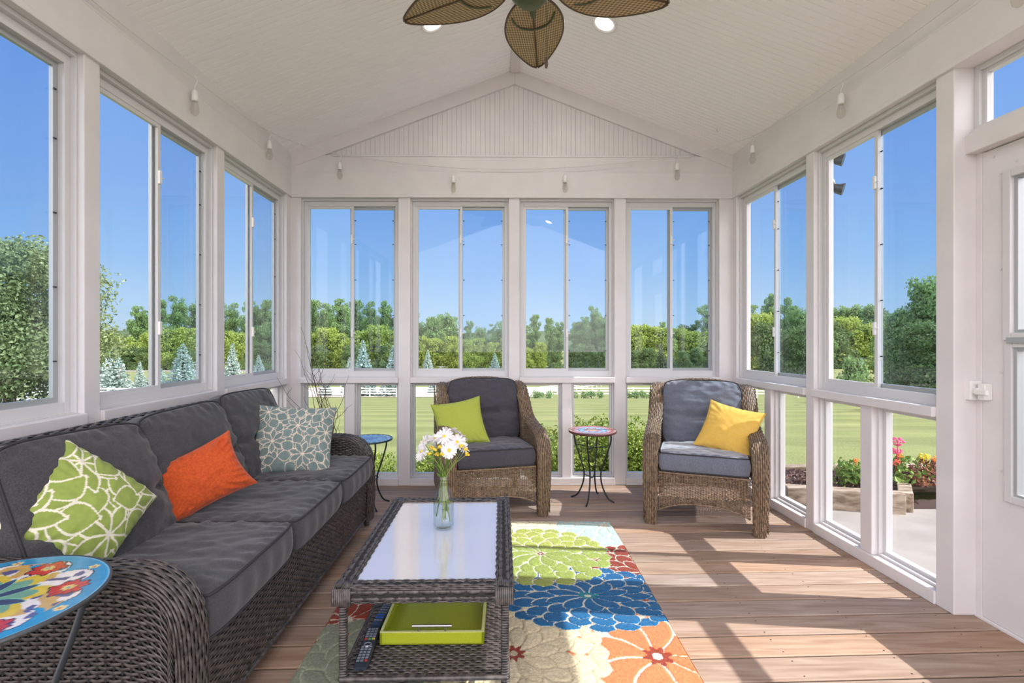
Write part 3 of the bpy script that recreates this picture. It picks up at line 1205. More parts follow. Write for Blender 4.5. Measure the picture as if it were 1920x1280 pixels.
def make_sofa():
    # local frame: x along the front (towards the back wall), y from the front to the wall, z up
    R_ = 0.02778
    root = empty('sofa', (-0.895, 2.15, 0), label='long dark wicker sofa with charcoal cushions under the left windows', cat='sofa')
    ex = np.array([-R_, 1.0, 0.0])
    ey = np.array([-1.0, -R_, 0.0])
    mw = Matrix(((ex[0], ey[0], 0, -0.895 - 2.15 * 0 + 0), (ex[1], ey[1], 0, 2.15), (0, 0, 1, 0), (0, 0, 0, 1)))
    # rotation only: local x -> +Y, local y -> -X
    root.matrix_basis = Matrix.Translation((-0.893, 2.20, 0)) @ Matrix.Rotation(math.radians(90) + R_, 4, 'Z')
    A0, A1 = -0.965, 0.965           # outer ends
    TH = 0.125
    D_ = 0.80
    wick = [M['wick_dark'], M['wick_back']]
    # front skirt
    mb = MB()
    weave(mb, plane((A0 + TH, 0.015, 0.085), (A1 - TH, 0.015, 0.085), (A1 - TH, 0.0, 0.345), (A0 + TH, 0.0, 0.345)), 0.021, 0.0115, 0.0018, 0.0028, 0.97, smi=1)
    mb.tube([(A0 + TH, 0.004, 0.347), (A1 - TH, 0.004, 0.347)], 0.010, 8)
    mb.tube([(A0 + TH, 0.012, 0.082), (A1 - TH, 0.012, 0.082)], 0.008, 8)
    mb.build('front_skirt', wick, root)
    mb = MB()
    mb.box(A0 + TH - .02, A1 - TH + .02, 0.035, D_ - 0.04, 0.10, 0.335, 0)
    mb.box(A0 + TH, A1 - TH, D_ - 0.06, D_ - 0.05, 0.10, 0.80, 0)
    mb.build('seat_deck', M['wick_back'], root, smooth=False)
    # back
    mb = MB()
    xs_ = np.linspace(A0 + 0.03, A1 - 0.03, 30)
    ytop = D_ - 0.035
    crown = lambda x: 0.868 - 0.05 * (np.abs(x) / 0.95) ** 6
    Ab = np.stack([xs_, 0 * xs_ + D_ - 0.01, 0 * xs_ + 0.09], -1)
    At = np.stack([xs_, 0 * xs_ + D_ + 0.03, crown(xs_) - 0.03], -1)
    weave(mb, between(Ab, At), 0.03, 0.016, smi=1)
    Cc = np.stack([xs_, 0 * xs_ + D_ - 0.005, crown(xs_) - 0.028], -1)
    weave(mb, ribbon(Cc, 0.085, (0, 1, 0), 0.028), 0.030, 0.0130, 0.0030, 0.0032, 0.94, smi=1)
    Fb = np.stack([xs_, 0 * xs_ + D_ - 0.17, 0 * xs_ + 0.40], -1)
    Ft = np.stack([xs_, 0 * xs_ + D_ - 0.045, crown(xs_) - 0.03], -1)
    weave(mb, between(Ft, Fb), 0.03, 0.016, smi=1)
    mb.build('backrest', wick, root)
    # arms
    for (xa, nm, outer) in ((A0, 'near', 1), (A1 - TH, 'far', -1)):
        mb = MB()
        xc = xa + TH / 2
        path = catmull([(xc, D_ - 0.02, 0.60), (xc, D_ - 0.30, 0.578), (xc, 0.30, 0.575), (xc, 0.16, 0.572), (xc, 0.075, 0.548), (xc, 0.022, 0.485), (xc, 0.004, 0.38), (xc, 0.002, 0.22), (xc, 0.010, 0.06)], 8)
        path, L = resample(path, 70)
        weave(mb, ribbon(path, TH, (1, 0, 0), 0.028), 0.030, 0.0100, 0.0020, 0.0030, 0.98, smi=1)
        top = path.copy()
        # side panels follow the scroll of the arm
        keep = path[:, 2] > 0.30
        pp = path[keep]
        n_ = 50
        ys = np.linspace(D_ - 0.02, 0.008, n_)
        zt = np.interp(-ys, -pp[:, 1], pp[:, 2])
        for xx, flip in ((xa + 0.004, False), (xa + TH - 0.004, True)):
            Tt = np.stack([0 * ys + xx, ys, zt], -1)
            Bb = np.stack([0 * ys + xx, ys, 0 * ys + 0.06], -1)
            S = between(Bb, Tt) if flip else between(Tt, Bb)
            weave(mb, S, 0.024, 0.0115, 0.0024, 0.0028, 0.92, smi=1)
        # dense inner core so that the near arm is not see-through
        if nm == 'near':
            ins = MB()
            G = np.zeros((n_, 2, 3))
            G[:, 0] = np.stack([0 * ys + xa + TH / 2, ys, zt - 0.03], -1)
            G[:, 1] = np.stack([0 * ys + xa + TH / 2, ys, 0 * ys + 0.08], -1)
            mb.sheet(G, 1)
        mb.build('armrest', wick, root)
    for x in (A0 + 0.045, A1 - 0.03):
        for y in (0.03, D_ - 0.05):
            mb = MB()
            mb.tube([(x, y, 0.11), (x, y, 0.03), (x, y, 0.0)], [0.026, 0.022, 0.017], 10)
            mb.build('leg', M['wick_dark'], root)
    # seat cushions
    w = 0.567
    for i in range(3):
        mbc, pm = box_cushion(w - 0.004, 0.66, 0.125, 0.022, seed=i * 3 + 1, wr=0.0085, wdir=(0.25, 0.9), sag=0.012)
        xc = A0 + TH + w * (i + 0.5) + 0.003
        cu = mbc.build('seat_cushion', M['charcoal'], root)
        cu.matrix_basis = Matrix.Translation((xc, 0.315 - 0.008 * i, 0.412))
        pp = pm.build('piping', M['pipe'], cu)
    for i in range(3):
        mbc, pm = box_cushion(w + 0.01, 0.47, 0.115, 0.045, seed=i * 5 + 2, wr=0.0085, tuft=[(-0.15, 0.034, 0.10)], wdir=(0.8, 0.35), round_=0.30)
        cu = mbc.build('back_cushion', M['charcoal'], root)
        lean = math.radians(69)
        xc = A0 + TH + w * (i + 0.5) + 0.002
        cu.matrix_basis = Matrix.Translation((xc, 0.575 + 0.01 * i, 0.652 + (0.0, 0.006, 0.022)[i])) @ Matrix.Rotation((0.03, -0.02, 0.02)[i], 4, 'Y') @ Matrix.Rotation(lean, 4, 'X')
        pp = pm.build('piping', M['pipe'], cu)
    return root


make_sofa()

# ------------------------------------------------------------------ armchairs


def make_chair(front_mid, face, fabric_m, label, seed):
    """local frame: x to the chair's left as seen from the front, y to the back, z up"""
    root = empty('armchair', (front_mid[0], front_mid[1], 0), label=label, cat='armchair')
    ang = math.atan2(face[0], -face[1])
    root.rotation_euler = (0, 0, ang)
    wick = [M['wick_brown'], M['wick_back']]
    HW, TH, D_ = 0.365, 0.098, 0.72
    # skirt with an arched lower edge
    mb = MB()
    xs_ = np.linspace(-HW + TH - 0.005, HW - TH + 0.005, 24)
    bot = 0.150 - 0.055 * (np.abs(xs_) / 0.27) ** 2.5
    weave(mb, between(np.stack([xs_, 0 * xs_ + 0.03, bot], -1), np.stack([xs_, 0 * xs_ + 0.022, 0 * xs_ + 0.342], -1)), 0.0165, 0.0098, 0.0024, 0.0018, 0.72)
    mb.tube(np.stack([xs_, 0 * xs_ + 0.03, bot], -1), 0.007, 8)
    mb.tube(np.stack([xs_, 0 * xs_ + 0.022, 0 * xs_ + 0.342], -1), 0.008, 8)
    mb.build('front_skirt', wick, root)
    mb = MB()
    weave(mb, plane((-0.27, 0.03, 0.335), (0.27, 0.03, 0.335), (0.27, D_ - 0.08, 0.315), (-0.27, D_ - 0.08, 0.315)), 0.03, 0.02)
    mb.build('seat_deck', wick, root)
    # backrest: outer shell with a crowned top
    mb = MB()
    xs_ = np.linspace(-0.315, 0.315, 28)
    crown = 0.905 - 0.075 * (np.abs(xs_) / 0.315) ** 3.0
    yb_ = D_ - 0.02 - 0.06 * (np.abs(xs_) / 0.315) ** 2
    Tt = np.stack([xs_, yb_ + 0.045, crown], -1)
    Bb = np.stack([xs_, yb_ - 0.03, 0 * xs_ + 0.10], -1)
    weave(mb, between(Bb, Tt), 0.022, 0.0125, 0.0028, 0.0022, 0.82)
    weave(mb, ribbon(np.stack([xs_, yb_ + 0.02, crown - 0.012], -1), 0.05, (0, 1, 0), 0.02), 0.026, 0.010, 0.0025, 0.0024, 0.86)
    Ff = np.stack([xs_, yb_ - 0.11, 0 * xs_ + 0.36], -1)
    Fo = np.stack([xs_, yb_ - 0.005, crown - 0.01], -1)
    weave(mb, between(Fo, Ff), 0.026, 0.014)
    mb.build('backrest', wick, root)
    for sgn in (-1, 1):
        mb = MB()
        xin = 0.325
        pts = [(sgn * 0.305, D_ - 0.055, 0.860), (sgn * 0.312, D_ - 0.12, 0.835), (sgn * 0.316, D_ - 0.22, 0.742), (sgn * 0.320, 0.40, 0.630), (sgn * xin, 0.26, 0.584), (sgn * xin, 0.13, 0.566),
               (sgn * xin, 0.055, 0.536), (sgn * xin, 0.012, 0.49), (sgn * xin, -0.004, 0.40), (sgn * xin, 0.000, 0.22), (sgn * (xin - 0.004), 0.014, 0.005)]
        path, L = resample(catmull(pts, 8), 70)
        wid = np.interp(np.linspace(0, 1, 70), [0, 0.3, 0.5, 0.85, 1], [0.085, TH, TH, TH * 0.92, TH * 0.70])
        weave(mb, ribbon(path, wid, (1, 0, 0), 0.022), 0.026, 0.0100, 0.0020, 0.0028, 0.96)
        keep = path[:, 2] > 0.42
        pp = path[keep]
        ys = np.linspace(D_ - 0.055, 0.002, 46)
        zt = np.interp(-ys, -pp[:, 1], pp[:, 2])
        for k_, xo in enumerate((xin + TH / 2 - 0.006, xin - TH / 2 + 0.006)):
            zb = np.interp(ys, [0.0, 0.09, 0.16, D_], [0.02, 0.02, 0.10, 0.10]) if k_ == 0 else 0 * ys + 0.33
            Tt = np.stack([0 * ys + sgn * xo, ys, zt], -1)
            Bb = np.stack([0 * ys + sgn * xo, ys, zb], -1)
            S = between(Tt, Bb) if (sgn < 0) == (k_ == 0) else between(Bb, Tt)
            weave(mb, S, 0.018, 0.0115, 0.0026, 0.0018, 0.66)
        mb.build('armrest', wick, root)
        mb = MB()
        lp = np.array([(sgn * xin, 0.048, 0.36), (sgn * xin, 0.046, 0.2), (sgn * (xin - 0.003), 0.044, 0.004)])
        lp, _ = resample(lp, 12)

        def Sl(u, v, lp=lp):
            t = np.linspace(0, 1, len(lp))
            u = np.asarray(u, float)
            v = np.asarray(v, float)
            c_ = np.stack([np.interp(v, t, lp[:, k]) for k in range(3)], -1)
            rx = np.interp(v, [0, 1], [TH / 2 - 0.006, TH / 2 - 0.016])
            ry = np.interp(v, [0, 1], [0.040, 0.030])
            a = 2 * PI * u
            sq = lambda s_: np.sign(s_) * np.abs(s_) ** 0.6
            return c_ + np.stack([rx * sq(np.cos(a)), ry * sq(np.sin(a)), 0 * a], -1)
        weave(mb, Sl, 0.020, 0.0100, 0.0018, 0.0024, 0.95)
        grid_mesh(mb, lambda u, v: (Sl(u, v) - Sl(u * 0, v) * 0) * np.array([1, 1, 1.0]) * 1.0, 18, 6, 1)
        mb.build('leg', wick, root)
        mb = MB()
        mb.tube([(sgn * 0.29, D_ - 0.05, 0.12), (sgn * 0.295, D_ - 0.02, 0.0)], [0.022, 0.018], 8)
        mb.build('leg', M['wick_brown'], root)
    mbc, pm = box_cushion(0.535, 0.56, 0.112, 0.022, seed=seed, wr=0.007, wdir=(0.9, 0.2), round_=0.12)
    cu = mbc.build('seat_cushion', fabric_m, root)
    cu.matrix_basis = Matrix.Translation((0, 0.295, 0.404)) @ Matrix.Rotation(math.radians(-2), 4, 'X')
    pm.build('piping', M['pipe'], cu)
    mbc, pm = box_cushion(0.54, 0.475, 0.10, 0.042, seed=seed + 4, wr=0.009, tuft=[(-0.10, 0.030, 0.10)], wdir=(0.9, 0.3), round_=0.34)
    cu = mbc.build('back_cushion', fabric_m, root)
    cu.matrix_basis = Matrix.Translation((0, 0.555, 0.665)) @ Matrix.Rotation(math.radians(75), 4, 'X')
    pm.build('piping', M['pipe'], cu)
    return root


make_chair((-0.095, 3.215), (0.24, -0.97), M['aubergine'], 'brown wicker armchair holding the lime green pillow, behind the coffee table', 21)
make_chair((1.215, 3.045), (-0.345, -0.94), M['sunlit_charcoal'], 'brown wicker armchair in the sunlight holding the mustard yellow pillow', 33)

# ------------------------------------------------------------------ throw pillows


def pillow(name, w, h, t, c, r, up, m_, label, colfn=None, seed=0, pipem=None, wr=0.005, group=None, ear=0.10):
    mb, pm = pillow_mesh(w, h, t, colfn, seed, wr=wr, ear=ear, n=180 if colfn else 80)
    o = mb.build(name, m_)
    o.matrix_basis = frame_matrix(c, r, up)
    tag(o, label, 'pillow', group)
    p = pm.build('piping', pipem or m_, o)
    return o


lt = cl3(222, 216, 200)
fl1 = floral(cl3(142, 160, 80), cl3(226, 222, 202), [(0.10, -0.06), (-0.10, 0.09), (-0.13, -0.14), (0.16, 0.15), (0.0, 0.26), (0.26, -0.2), (-0.26, 0.02)], 0.175, 0.0068)
fl2 = floral(cl3(118, 136, 134), cl3(222, 208, 190), [(0.02, 0.06), (-0.10, -0.03), (0.06, -0.10), (0.17, 0.03), (-0.15, 0.15), (-0.18, -0.15), (0.2, -0.18), (0.16, 0.19), (0.02, 0.22)], 0.110, 0.0042)
gp = mat('green_piping', (0.30, 0.36, 0.12), 0.9)
bp_ = mat('sage_piping', (0.20, 0.24, 0.22), 0.9)
pillow('throw_pillow', 0.35, 0.33, 0.20, (-1.385, 1.530, 0.665), (0.42, 0.42, -0.60), (-0.02, 0.42, 0.32), M['print'], 'green throw pillow with large cream petal outlines at the near end of the sofa', fl1, 2, gp, ear=0.04)
pillow('throw_pillow', 0.37, 0.26, 0.13, (-1.325, 2.02, 0.620), (0.27, 0.257, 0.145), (-0.12, 0.0, 0.21), M['orange'], 'plain burnt orange throw pillow in the middle of the sofa', None, 3, wr=0.009, ear=0.13)
pillow('throw_pillow', 0.42, 0.40, 0.15, (-1.245, 2.74, 0.640), (0.39, 0.12, -0.03), (-0.02, 0.20, 0.36), M['print'], 'blue grey throw pillow with cream flower outlines at the far end of the sofa', fl2, 4, bp_, ear=0.06)
pillow('throw_pillow', 0.36, 0.35, 0.13, (-0.375, 3.46, 0.612), (0.32, 0.08, 0.05), (-0.11, 0.14, 0.30), M['lime'], 'plain lime green pillow leaning in the armchair behind the coffee table', None, 5, wr=0.003)
pillow('throw_pillow', 0.36, 0.36, 0.13, (1.475, 3.26, 0.605), (0.25, -0.2, -0.06), (0.19, 0.12, 0.29), M['yellow'], 'plain mustard yellow pillow leaning in the sunlit armchair', None, 6, wr=0.004)

# ------------------------------------------------------------------ coffee table
M['table_glass'] = mat('pebbled_table_glass', (0.74, 0.72, 0.72), 0.07, spec=1.0)
P_(M['table_glass']).inputs['IOR'].default_value = 2.6
m = M['table_glass']
t = nd(m, 'ShaderNodeTexCoord')
v = nd(m, 'ShaderNodeTexNoise', i_Scale=95.0, i_Detail=1)
lk(m, t.outputs['Object'], v.inputs['Vector'])
b = nd(m, 'ShaderNodeBump', i_Strength=0.22, i_Distance=0.0012)
lk(m, v.outputs['Fac'], b.inputs['Height'])
lk(m, b.outputs[0], P_(m).inputs['Normal'])


def make_coffee_table():
    root = empty('coffee_table', (-0.28, 1.885, 0), math.radians(1.3), label='low dark wicker coffee table with pebbled glass top on the rug', cat='table')
    W_, L, H = 0.275, 0.425, 0.452
    wick = [M['wick_dark'], M['wick_back']]
    rw, rh = 0.056, 0.050
    mb = MB()
    # four woven rails with rounded sections

    def rail(p0, p1, across, out_n):
        pth = np.linspace(p0, p1, 20)
        c = np.asarray(across, float)

        def S(u, v):
            u = np.asarray(u, float)
            v = np.asarray(v, float)
            a = 2 * PI * v
            sq = lambda s_: np.sign(s_) * np.abs(s_) ** 0.45
            base = pth[0] + (pth[-1] - pth[0]) * u[..., None]
            return base + c * (sq(np.cos(a)) * rw / 2)[..., None] + np.array([0, 0, 1.0]) * (sq(np.sin(a)) * rh / 2)[..., None]
        weave(mb, S, 0.024, 0.0120, 0.0020, 0.0030, 0.97, smi=1)
        mb.sheet(np.stack([S(np.full(16, k), np.linspace(0, 1, 16)) * 1.0 for k in (0.0, 1.0)]), 1)
    zc = H - rh / 2
    for sx_ in (-1, 1):
        rail((sx_ * (W_ - rw / 2), -L, zc), (sx_ * (W_ - rw / 2), L, zc), (-1.0, 0, 0) if True else None, None)
    for sy in (-1, 1):
        rail((-W_ + rw * 0.9, sy * (L - rw / 2), zc), (W_ - rw * 0.9, sy * (L - rw / 2), zc), (0, 1.0, 0), None)
    for sx_ in (-1, 1):
        for sy in (-1, 1):
            x, y = sx_ * (W_ - rw / 2), sy * (L - rw / 2)
            mb.box(x - rw / 2 - .001, x + rw / 2 + .001, y - rw / 2 - 0.001, y + rw / 2 + 0.001, H - rh - 0.004, H - 0.006, 1)
            for q in range(9):
                t_ = -rw / 2 + rw * (q + 0.5) / 9
                mb.tube([(x + t_, y - rw / 2 - 0.004, H - rh - 0.002), (x + t_, y - rw / 2 - 0.004, H - 0.004), (x + t_, y, H + 0.001), (x + t_, y + rw / 2 + .003, H - 0.004), (x + t_, y + rw / 2 + .003, H - rh)], 0.0036, 6)
    mb.build('top_frame', wick, root)
    mb = MB()
    mb.box(-W_ + rw - 0.006, W_ - rw + 0.006, -L + rw - 0.006, L - rw + 0.006, H - 0.014, H - 0.007)
    mb.build('glass_top', M['table_glass'], root, smooth=False)
    for sx_ in (-1, 1):
        for sy in (-1, 1):
            x, y = sx_ * (W_ - 0.026), sy * (L - 0.026)
            mb = MB()

            def S(u, v, x=x, y=y):
                a = 2 * PI * np.asarray(u, float)
                sq = lambda s_: np.sign(s_) * np.abs(s_) ** 0.5
                return np.stack([x + 0.0105 * sq(np.cos(a)), y + 0.0105 * sq(np.sin(a)), 0.013 + (H - rh - 0.013) * np.asarray(v, float)], -1)
            weave(mb, S, 0.0120, 0.0080, 0.0006, 0.0020, 0.94, smi=1)
            grid_mesh(mb, S, 14, 3, 1)
            mb.build('leg', wick, root)
    mb = MB()
    zs = 0.168
    weave(mb, plane((-W_ + 0.02, -L + 0.02, zs), (W_ - 0.02, -L + 0.02, zs), (W_ - 0.02, L - 0.02, zs), (-W_ + 0.02, L - 0.02, zs)), 0.018, 0.0120, 0.0018, 0.0030, 0.98, smi=1)
    mb.box(-W_ + 0.022, W_ - 0.022, -L + 0.022, L - 0.022, zs - 0.012, zs - 0.004, 1)
    for (a, b_) in (((-1, -1), (1, -1)), ((1, -1), (1, 1)), ((1, 1), (-1, 1)), ((-1, 1), (-1, -1))):
        p = np.array([a[0] * (W_ - 0.018), a[1] * (L - 0.018), zs - 0.004])
        q = np.array([b_[0] * (W_ - 0.018), b_[1] * (L - 0.018), zs - 0.004])
        mb.tube([p, q], 0.0085, 8)
        mb.tube([p - [0, 0, 0.03], q - [0, 0, 0.03]], 0.008, 8)
    mb.build('lower_shelf', wick, root)
    return root


make_coffee_table()

# tray on the shelf
M['tray'] = mat('lime_lacquer', (0.36, 0.42, 0.02), 0.35)
noise_mix(M['tray'], (0.33, 0.39, 0.015), (0.40, 0.46, 0.03), 300, 2, bump=0.2, bscale=350, bdist=0.0006)
M['tray_rim'] = mat('pale_lime_edge', (0.62, 0.64, 0.28), 0.5)
tx0, tx1, ty0, ty1 = -0.176, 0.176, -0.24, 0.24
mb = MB()
mb.box(tx0, tx1, ty0, ty1, 0, 0.006)
for (a, b_, c_, d_) in ((tx0, tx0 + .009, ty0, ty1), (tx1 - .009, tx1, ty0, ty1), (tx0, tx1, ty0, ty0 + .009), (tx0, tx1, ty1 - .009, ty1)):
    mb.box(a, b_, c_, d_, 0, 0.042)
tr = mb.build('serving_tray', M['tray'], smooth=False, bevel=0.001)
tr.location = (-0.274, 1.862, 0.1755)
tr.rotation_euler = (0, 0, math.radians(0.8))
tag(tr, 'lime green rectangular tray with metal handles on the lower table shelf', 'tray')
mb = MB()
ring(mb, lambda s, t, z: (s, z, t), tx0, tx1, ty0, ty1, 0.009, 0.042, 0.0435)
mb.build('rim', M['tray_rim'], tr, smooth=False)
for sy in (-1, 1):
    mb = MB()
    y = sy * 0.2355
    mb.tube([(-0.067, y, 0.062), (0.067, y, 0.062)], 0.0052, 12)
    for x in (-0.045, 0.045):
        mb.tube([(x, y, 0.04), (x, y, 0.062)], 0.003, 8)
    mb.build('handle', M['steel'], tr)

# remotes
M['remote'] = mat('black_remote_plastic', (0.02, 0.028, 0.04), 0.4)
M['remote_b'] = mat('blue_grey_remote_plastic', (0.03, 0.055, 0.11), 0.4)
M['btn'] = mat('grey_button', (0.22, 0.24, 0.28), 0.5)
M['btn_c'] = mat('white_button', (0.75, 0.75, 0.72), 0.5)
M['btn_r'] = mat('red_button', (0.5, 0.04, 0.03), 0.5)
M['btn_g'] = mat('green_button', (0.10, 0.35, 0.08), 0.5)
M['btn_y'] = mat('yellow_button', (0.6, 0.45, 0.05), 0.5)
M['btn_b'] = mat('blue_button', (0.03, 0.12, 0.6), 0.5)


def remote(w, l, body, c, rz, label, kind):
    mb = MB()
    n = 14
    Y = np.linspace(-l / 2, l / 2, 22)
    G = np.zeros((22, n, 3))
    for i, y in enumerate(Y):
        e = min(1, (1 - abs(y) / (l / 2)) / 0.12 + 0.02) ** 0.5
        ww = w / 2 * (0.80 + 0.2 * e)
        for j in range(n):
            a = 2 * PI * j / n
            sq = lambda s_: math.copysign(abs(s_) ** 0.45, s_)
            G[i, j] = (ww * sq(math.cos(a)), y, 0.009 + 0.009 * (0.55 + 0.45 * e) * sq(math.sin(a)))
    mb.sheet(G[:, ::-1], cv=True)
    mb.add(G[0], [tuple(range(n))])
    mb.add(G[-1], [tuple(range(n - 1, -1, -1))])
    root = mb.build('remote_control', body)
    root.matrix_basis = Matrix.Translation(c) @ Matrix.Rotation(rz, 4, 'Z')
    tag(root, label, 'remote')
    rows_ = 13 if kind else 8
    z = 0.0180
    kk = 0
    cols = {}
    for r in range(rows_):
        y = l / 2 * 0.86 - r * l * 0.88 / rows_
        for q in (-1, 0, 1):
            if kind and 5 <= r <= 6:
                continue
            mname = 'btn'
            if kind and r == 4:
                mname = ('btn_r', 'btn_g', 'btn_y')[q + 1]
            elif kind and r == 7 and q == 0:
                mname = 'btn_c'
            elif kind and r == 12 and q == 1:
                mname = 'btn_r'
            elif not kind and r in (5, 6):
                mname = 'btn_b'
            m2 = MB()
            x = q * w * 0.27
            m2.box(x - w * 0.10, x + w * 0.10, y - l * 0.016, y + l * 0.016, z - 0.002, z + 0.0016)
            m2.build('button', M[mname], root, smooth=False)
    if kind:
        m2 = MB()
        th = np.linspace(0, 2 * PI, 24, endpoint=False)
        m2.tube(np.stack([0.012 * np.cos(th), 0.009 * np.sin(th) + l * 0.02, 0 * th + z], -1), 0.0016, 6, closed=True)
        m2.build('navigation_ring', M['btn'], root)
    return root


remote(0.046, 0.205, M['remote'], (-0.479, 1.592, 0.1760), math.radians(4), 'large black remote control with coloured buttons beside the tray', True)
remote(0.038, 0.15, M['remote_b'], (-0.480, 1.785, 0.1760), math.radians(-4), 'small blue remote control lying behind the larger remote', False)

# ------------------------------------------------------------------ bottle and flowers
M['bottle_glass'] = glass_mat('clear_bottle_glass', (0.95, 0.965, 0.96), 0.07)
M['petal'] = mat('white_petal', (0.82, 0.80, 0.80), 0.6)
P_(M['petal']).inputs['Subsurface Weight'].default_value = 0.0
M['button'] = mat('yellow_floret', (0.75, 0.55, 0.04), 0.7)
M['stem'] = mat('green_stem', (0.10, 0.19, 0.03), 0.55)
M['stem2'] = mat('pale_green_stem', (0.24, 0.33, 0.07), 0.55)
BX, BY, BZ = -0.277, 1.945, 0.4455
out_p = [(0.0, 0.0), (0.034, 0.0), (0.041, 0.006), (0.0415, 0.03), (0.0415, 0.118), (0.038, 0.134), (0.029, 0.156), (0.0215, 0.172), (0.0200, 0.182), (0.024, 0.185), (0.024, 0.190), (0.0205, 0.193),
         (0.0235, 0.196), (0.0235, 0.201), (0.0205, 0.204), (0.0215, 0.210), (0.0195, 0.211)]
in_p = [(0.0180, 0.208), (0.0180, 0.175), (0.026, 0.155), (0.036, 0.131), (0.0385, 0.116), (0.0385, 0.014), (0.032, 0.008), (0.0, 0.007)]
mb = MB()
mb.lathe(out_p + in_p, (0, 0, 0), 40)
# raised flutes low on the bottle
for k in range(8):
    a = 2 * PI * k / 8
    mb.tube([(0.0412 * math.cos(a), 0.0412 * math.sin(a), 0.012), (0.0412 * math.cos(a), 0.0412 * math.sin(a), 0.112)], 0.0015, 6)
bt = mb.build('bottle_vase', M['bottle_glass'])
bt.location = (BX, BY, BZ)
tag(bt, 'clear glass milk bottle used as a vase on the coffee table', 'vase')
mb = MB()
mb.lathe([(0.0, 0.0085), (0.031, 0.0095), (0.0375, 0.015), (0.0375, 0.1), (0.0, 0.1)], (0, 0, 0), 32)
mb.build('water', glass_mat('water', (0.98, 0.99, 0.99), 0.02), bt)


def stem_path(head, k, bottom=0.03):
    lr = random.Random(k * 13)
    a = lr.random() * 2 * PI
    m_ = (BX + 0.009 * math.cos(a), BY + 0.009 * math.sin(a), BZ + 0.200)
    d = Vector(m_) - Vector(head)
    b_ = (BX - (head[0] - BX) * 0.22 + 0.018 * math.cos(a), BY - (head[1] - BY) * 0.2 + 0.018 * math.sin(a), BZ + bottom)
    mid = (m_[0] * 0.55 + head[0] * 0.45 + 0.004 * math.cos(a), m_[1] * 0.55 + head[1] * 0.45, m_[2] * 0.5 + head[2] * 0.5)
    return catmull([b_, (m_[0] * 0.7 + b_[0] * 0.3, m_[1] * 0.7 + b_[1] * 0.3, BZ + 0.13), m_, mid, head], 5)


def daisy(head, nrm, r, k, label):
    root = empty('daisy', head, label=label, cat='flower', group='white daisies in the bottle')
    h = Vector(head)
    p = stem_path(head, k, (0.028, 0.06, 0.045)[k % 3])
    mb = MB()
    mb.tube(p - np.array(head), np.linspace(0.0022, 0.0016, len(p)), 6)
    mb.build('stem', M['stem'] if k % 2 else M['stem2'], root)
    q = Vector(nrm).to_track_quat('Z', 'Y')
    mb = MB()
    lr = random.Random(k)
    n = 17
    for lay in range(2):
        for i in range(n):
            a = 2 * PI * (i + 0.5 * lay) / n + lr.uniform(-0.08, 0.08)
            L = r * lr.uniform(0.88, 1.05)
            w = r * 0.105 * lr.uniform(0.85, 1.15)
            dr = lr.uniform(-0.12, 0.25) - lay * 0.12
            t = np.linspace(0, 1, 7)
            rad = 0.006 + t * (L - 0.006)
            wd = w * np.sin(PI * (0.12 + 0.80 * t)) ** 0.6
            z = 0.002 - lay * 0.001 + rad * dr * t
            G = np.zeros((7, 3, 3))
            for j, s_ in enumerate((-1, 0, 1)):
                x_ = rad
                y_ = s_ * wd
                G[:, j] = np.stack([x_ * math.cos(a) - y_ * math.sin(a), x_ * math.sin(a) + y_ * math.cos(a), z + (0.0012 if s_ else -0.0008)], -1)
            mb.sheet(G)
    pe = mb.build('petals', M['petal'], root)
    pe.rotation_mode = 'QUATERNION'
    pe.rotation_quaternion = q
    mb = MB()
    mb.ball((0, 0, 0.002), 0.0075, 8, sc=(1, 1, 0.55))
    ce = mb.build('flower_centre', M['button'], root)
    ce.rotation_mode = 'QUATERNION'
    ce.rotation_quaternion = q
    mb = MB()
    mb.ball((0, 0, -0.003), 0.006, 6, sc=(1, 1, 0.7))
    ce = mb.build('sepal', M['stem'], root)
    ce.rotation_mode = 'QUATERNION'
    ce.rotation_quaternion = q
    return root


dz = [((795, 828), 1.90, (-0.7, -0.25, 0.55), 0.036, 'upper of the two daisies leaning out to the left of the bottle'),
      ((791, 845), 1.86, (-0.75, -0.55, 0.35), 0.040, 'lowest daisy leaning out furthest to the left of the bottle'),
      ((816, 820), 1.93, (-0.35, -0.25, 0.8), 0.040, 'white daisy tilted up and left, left of the topmost bloom'),
      ((843, 806), 1.96, (0.1, 0.35, 0.9), 0.036, 'topmost white daisy in the bottle, petals pointing upward'),
      ((833, 817), 1.92, (-0.1, -0.65, 0.7), 0.040, 'white daisy in the middle of the bunch under the topmost bloom'),
      ((864, 815), 1.97, (0.55, 0.2, 0.75), 0.036, 'white daisy reaching out to the upper right of the bunch'),
      ((857, 828), 1.92, (0.3, -0.5, 0.75), 0.040, 'white daisy right of centre above the yellow florets'),
      ((842, 843), 1.87, (0.1, -0.85, 0.3), 0.034, 'white daisy hanging low in front of the bunch'),
      ((869, 836), 1.95, (0.8, -0.2, 0.4), 0.034, 'white daisy at the right edge beside the yellow florets'),
      ((821, 834), 1.96, (-0.2, -0.3, 0.8), 0.034, 'white daisy half hidden behind the left yellow florets')]
for k, (p, d, nv, r, lab) in enumerate(dz):
    daisy(px(p[0], p[1], d), nv, r, k, lab)
fy = [(816, 841), (825, 837), (832, 845), (804, 849), (819, 850), (865, 835), (874, 841), (876, 850), (809, 838), (828, 850)]
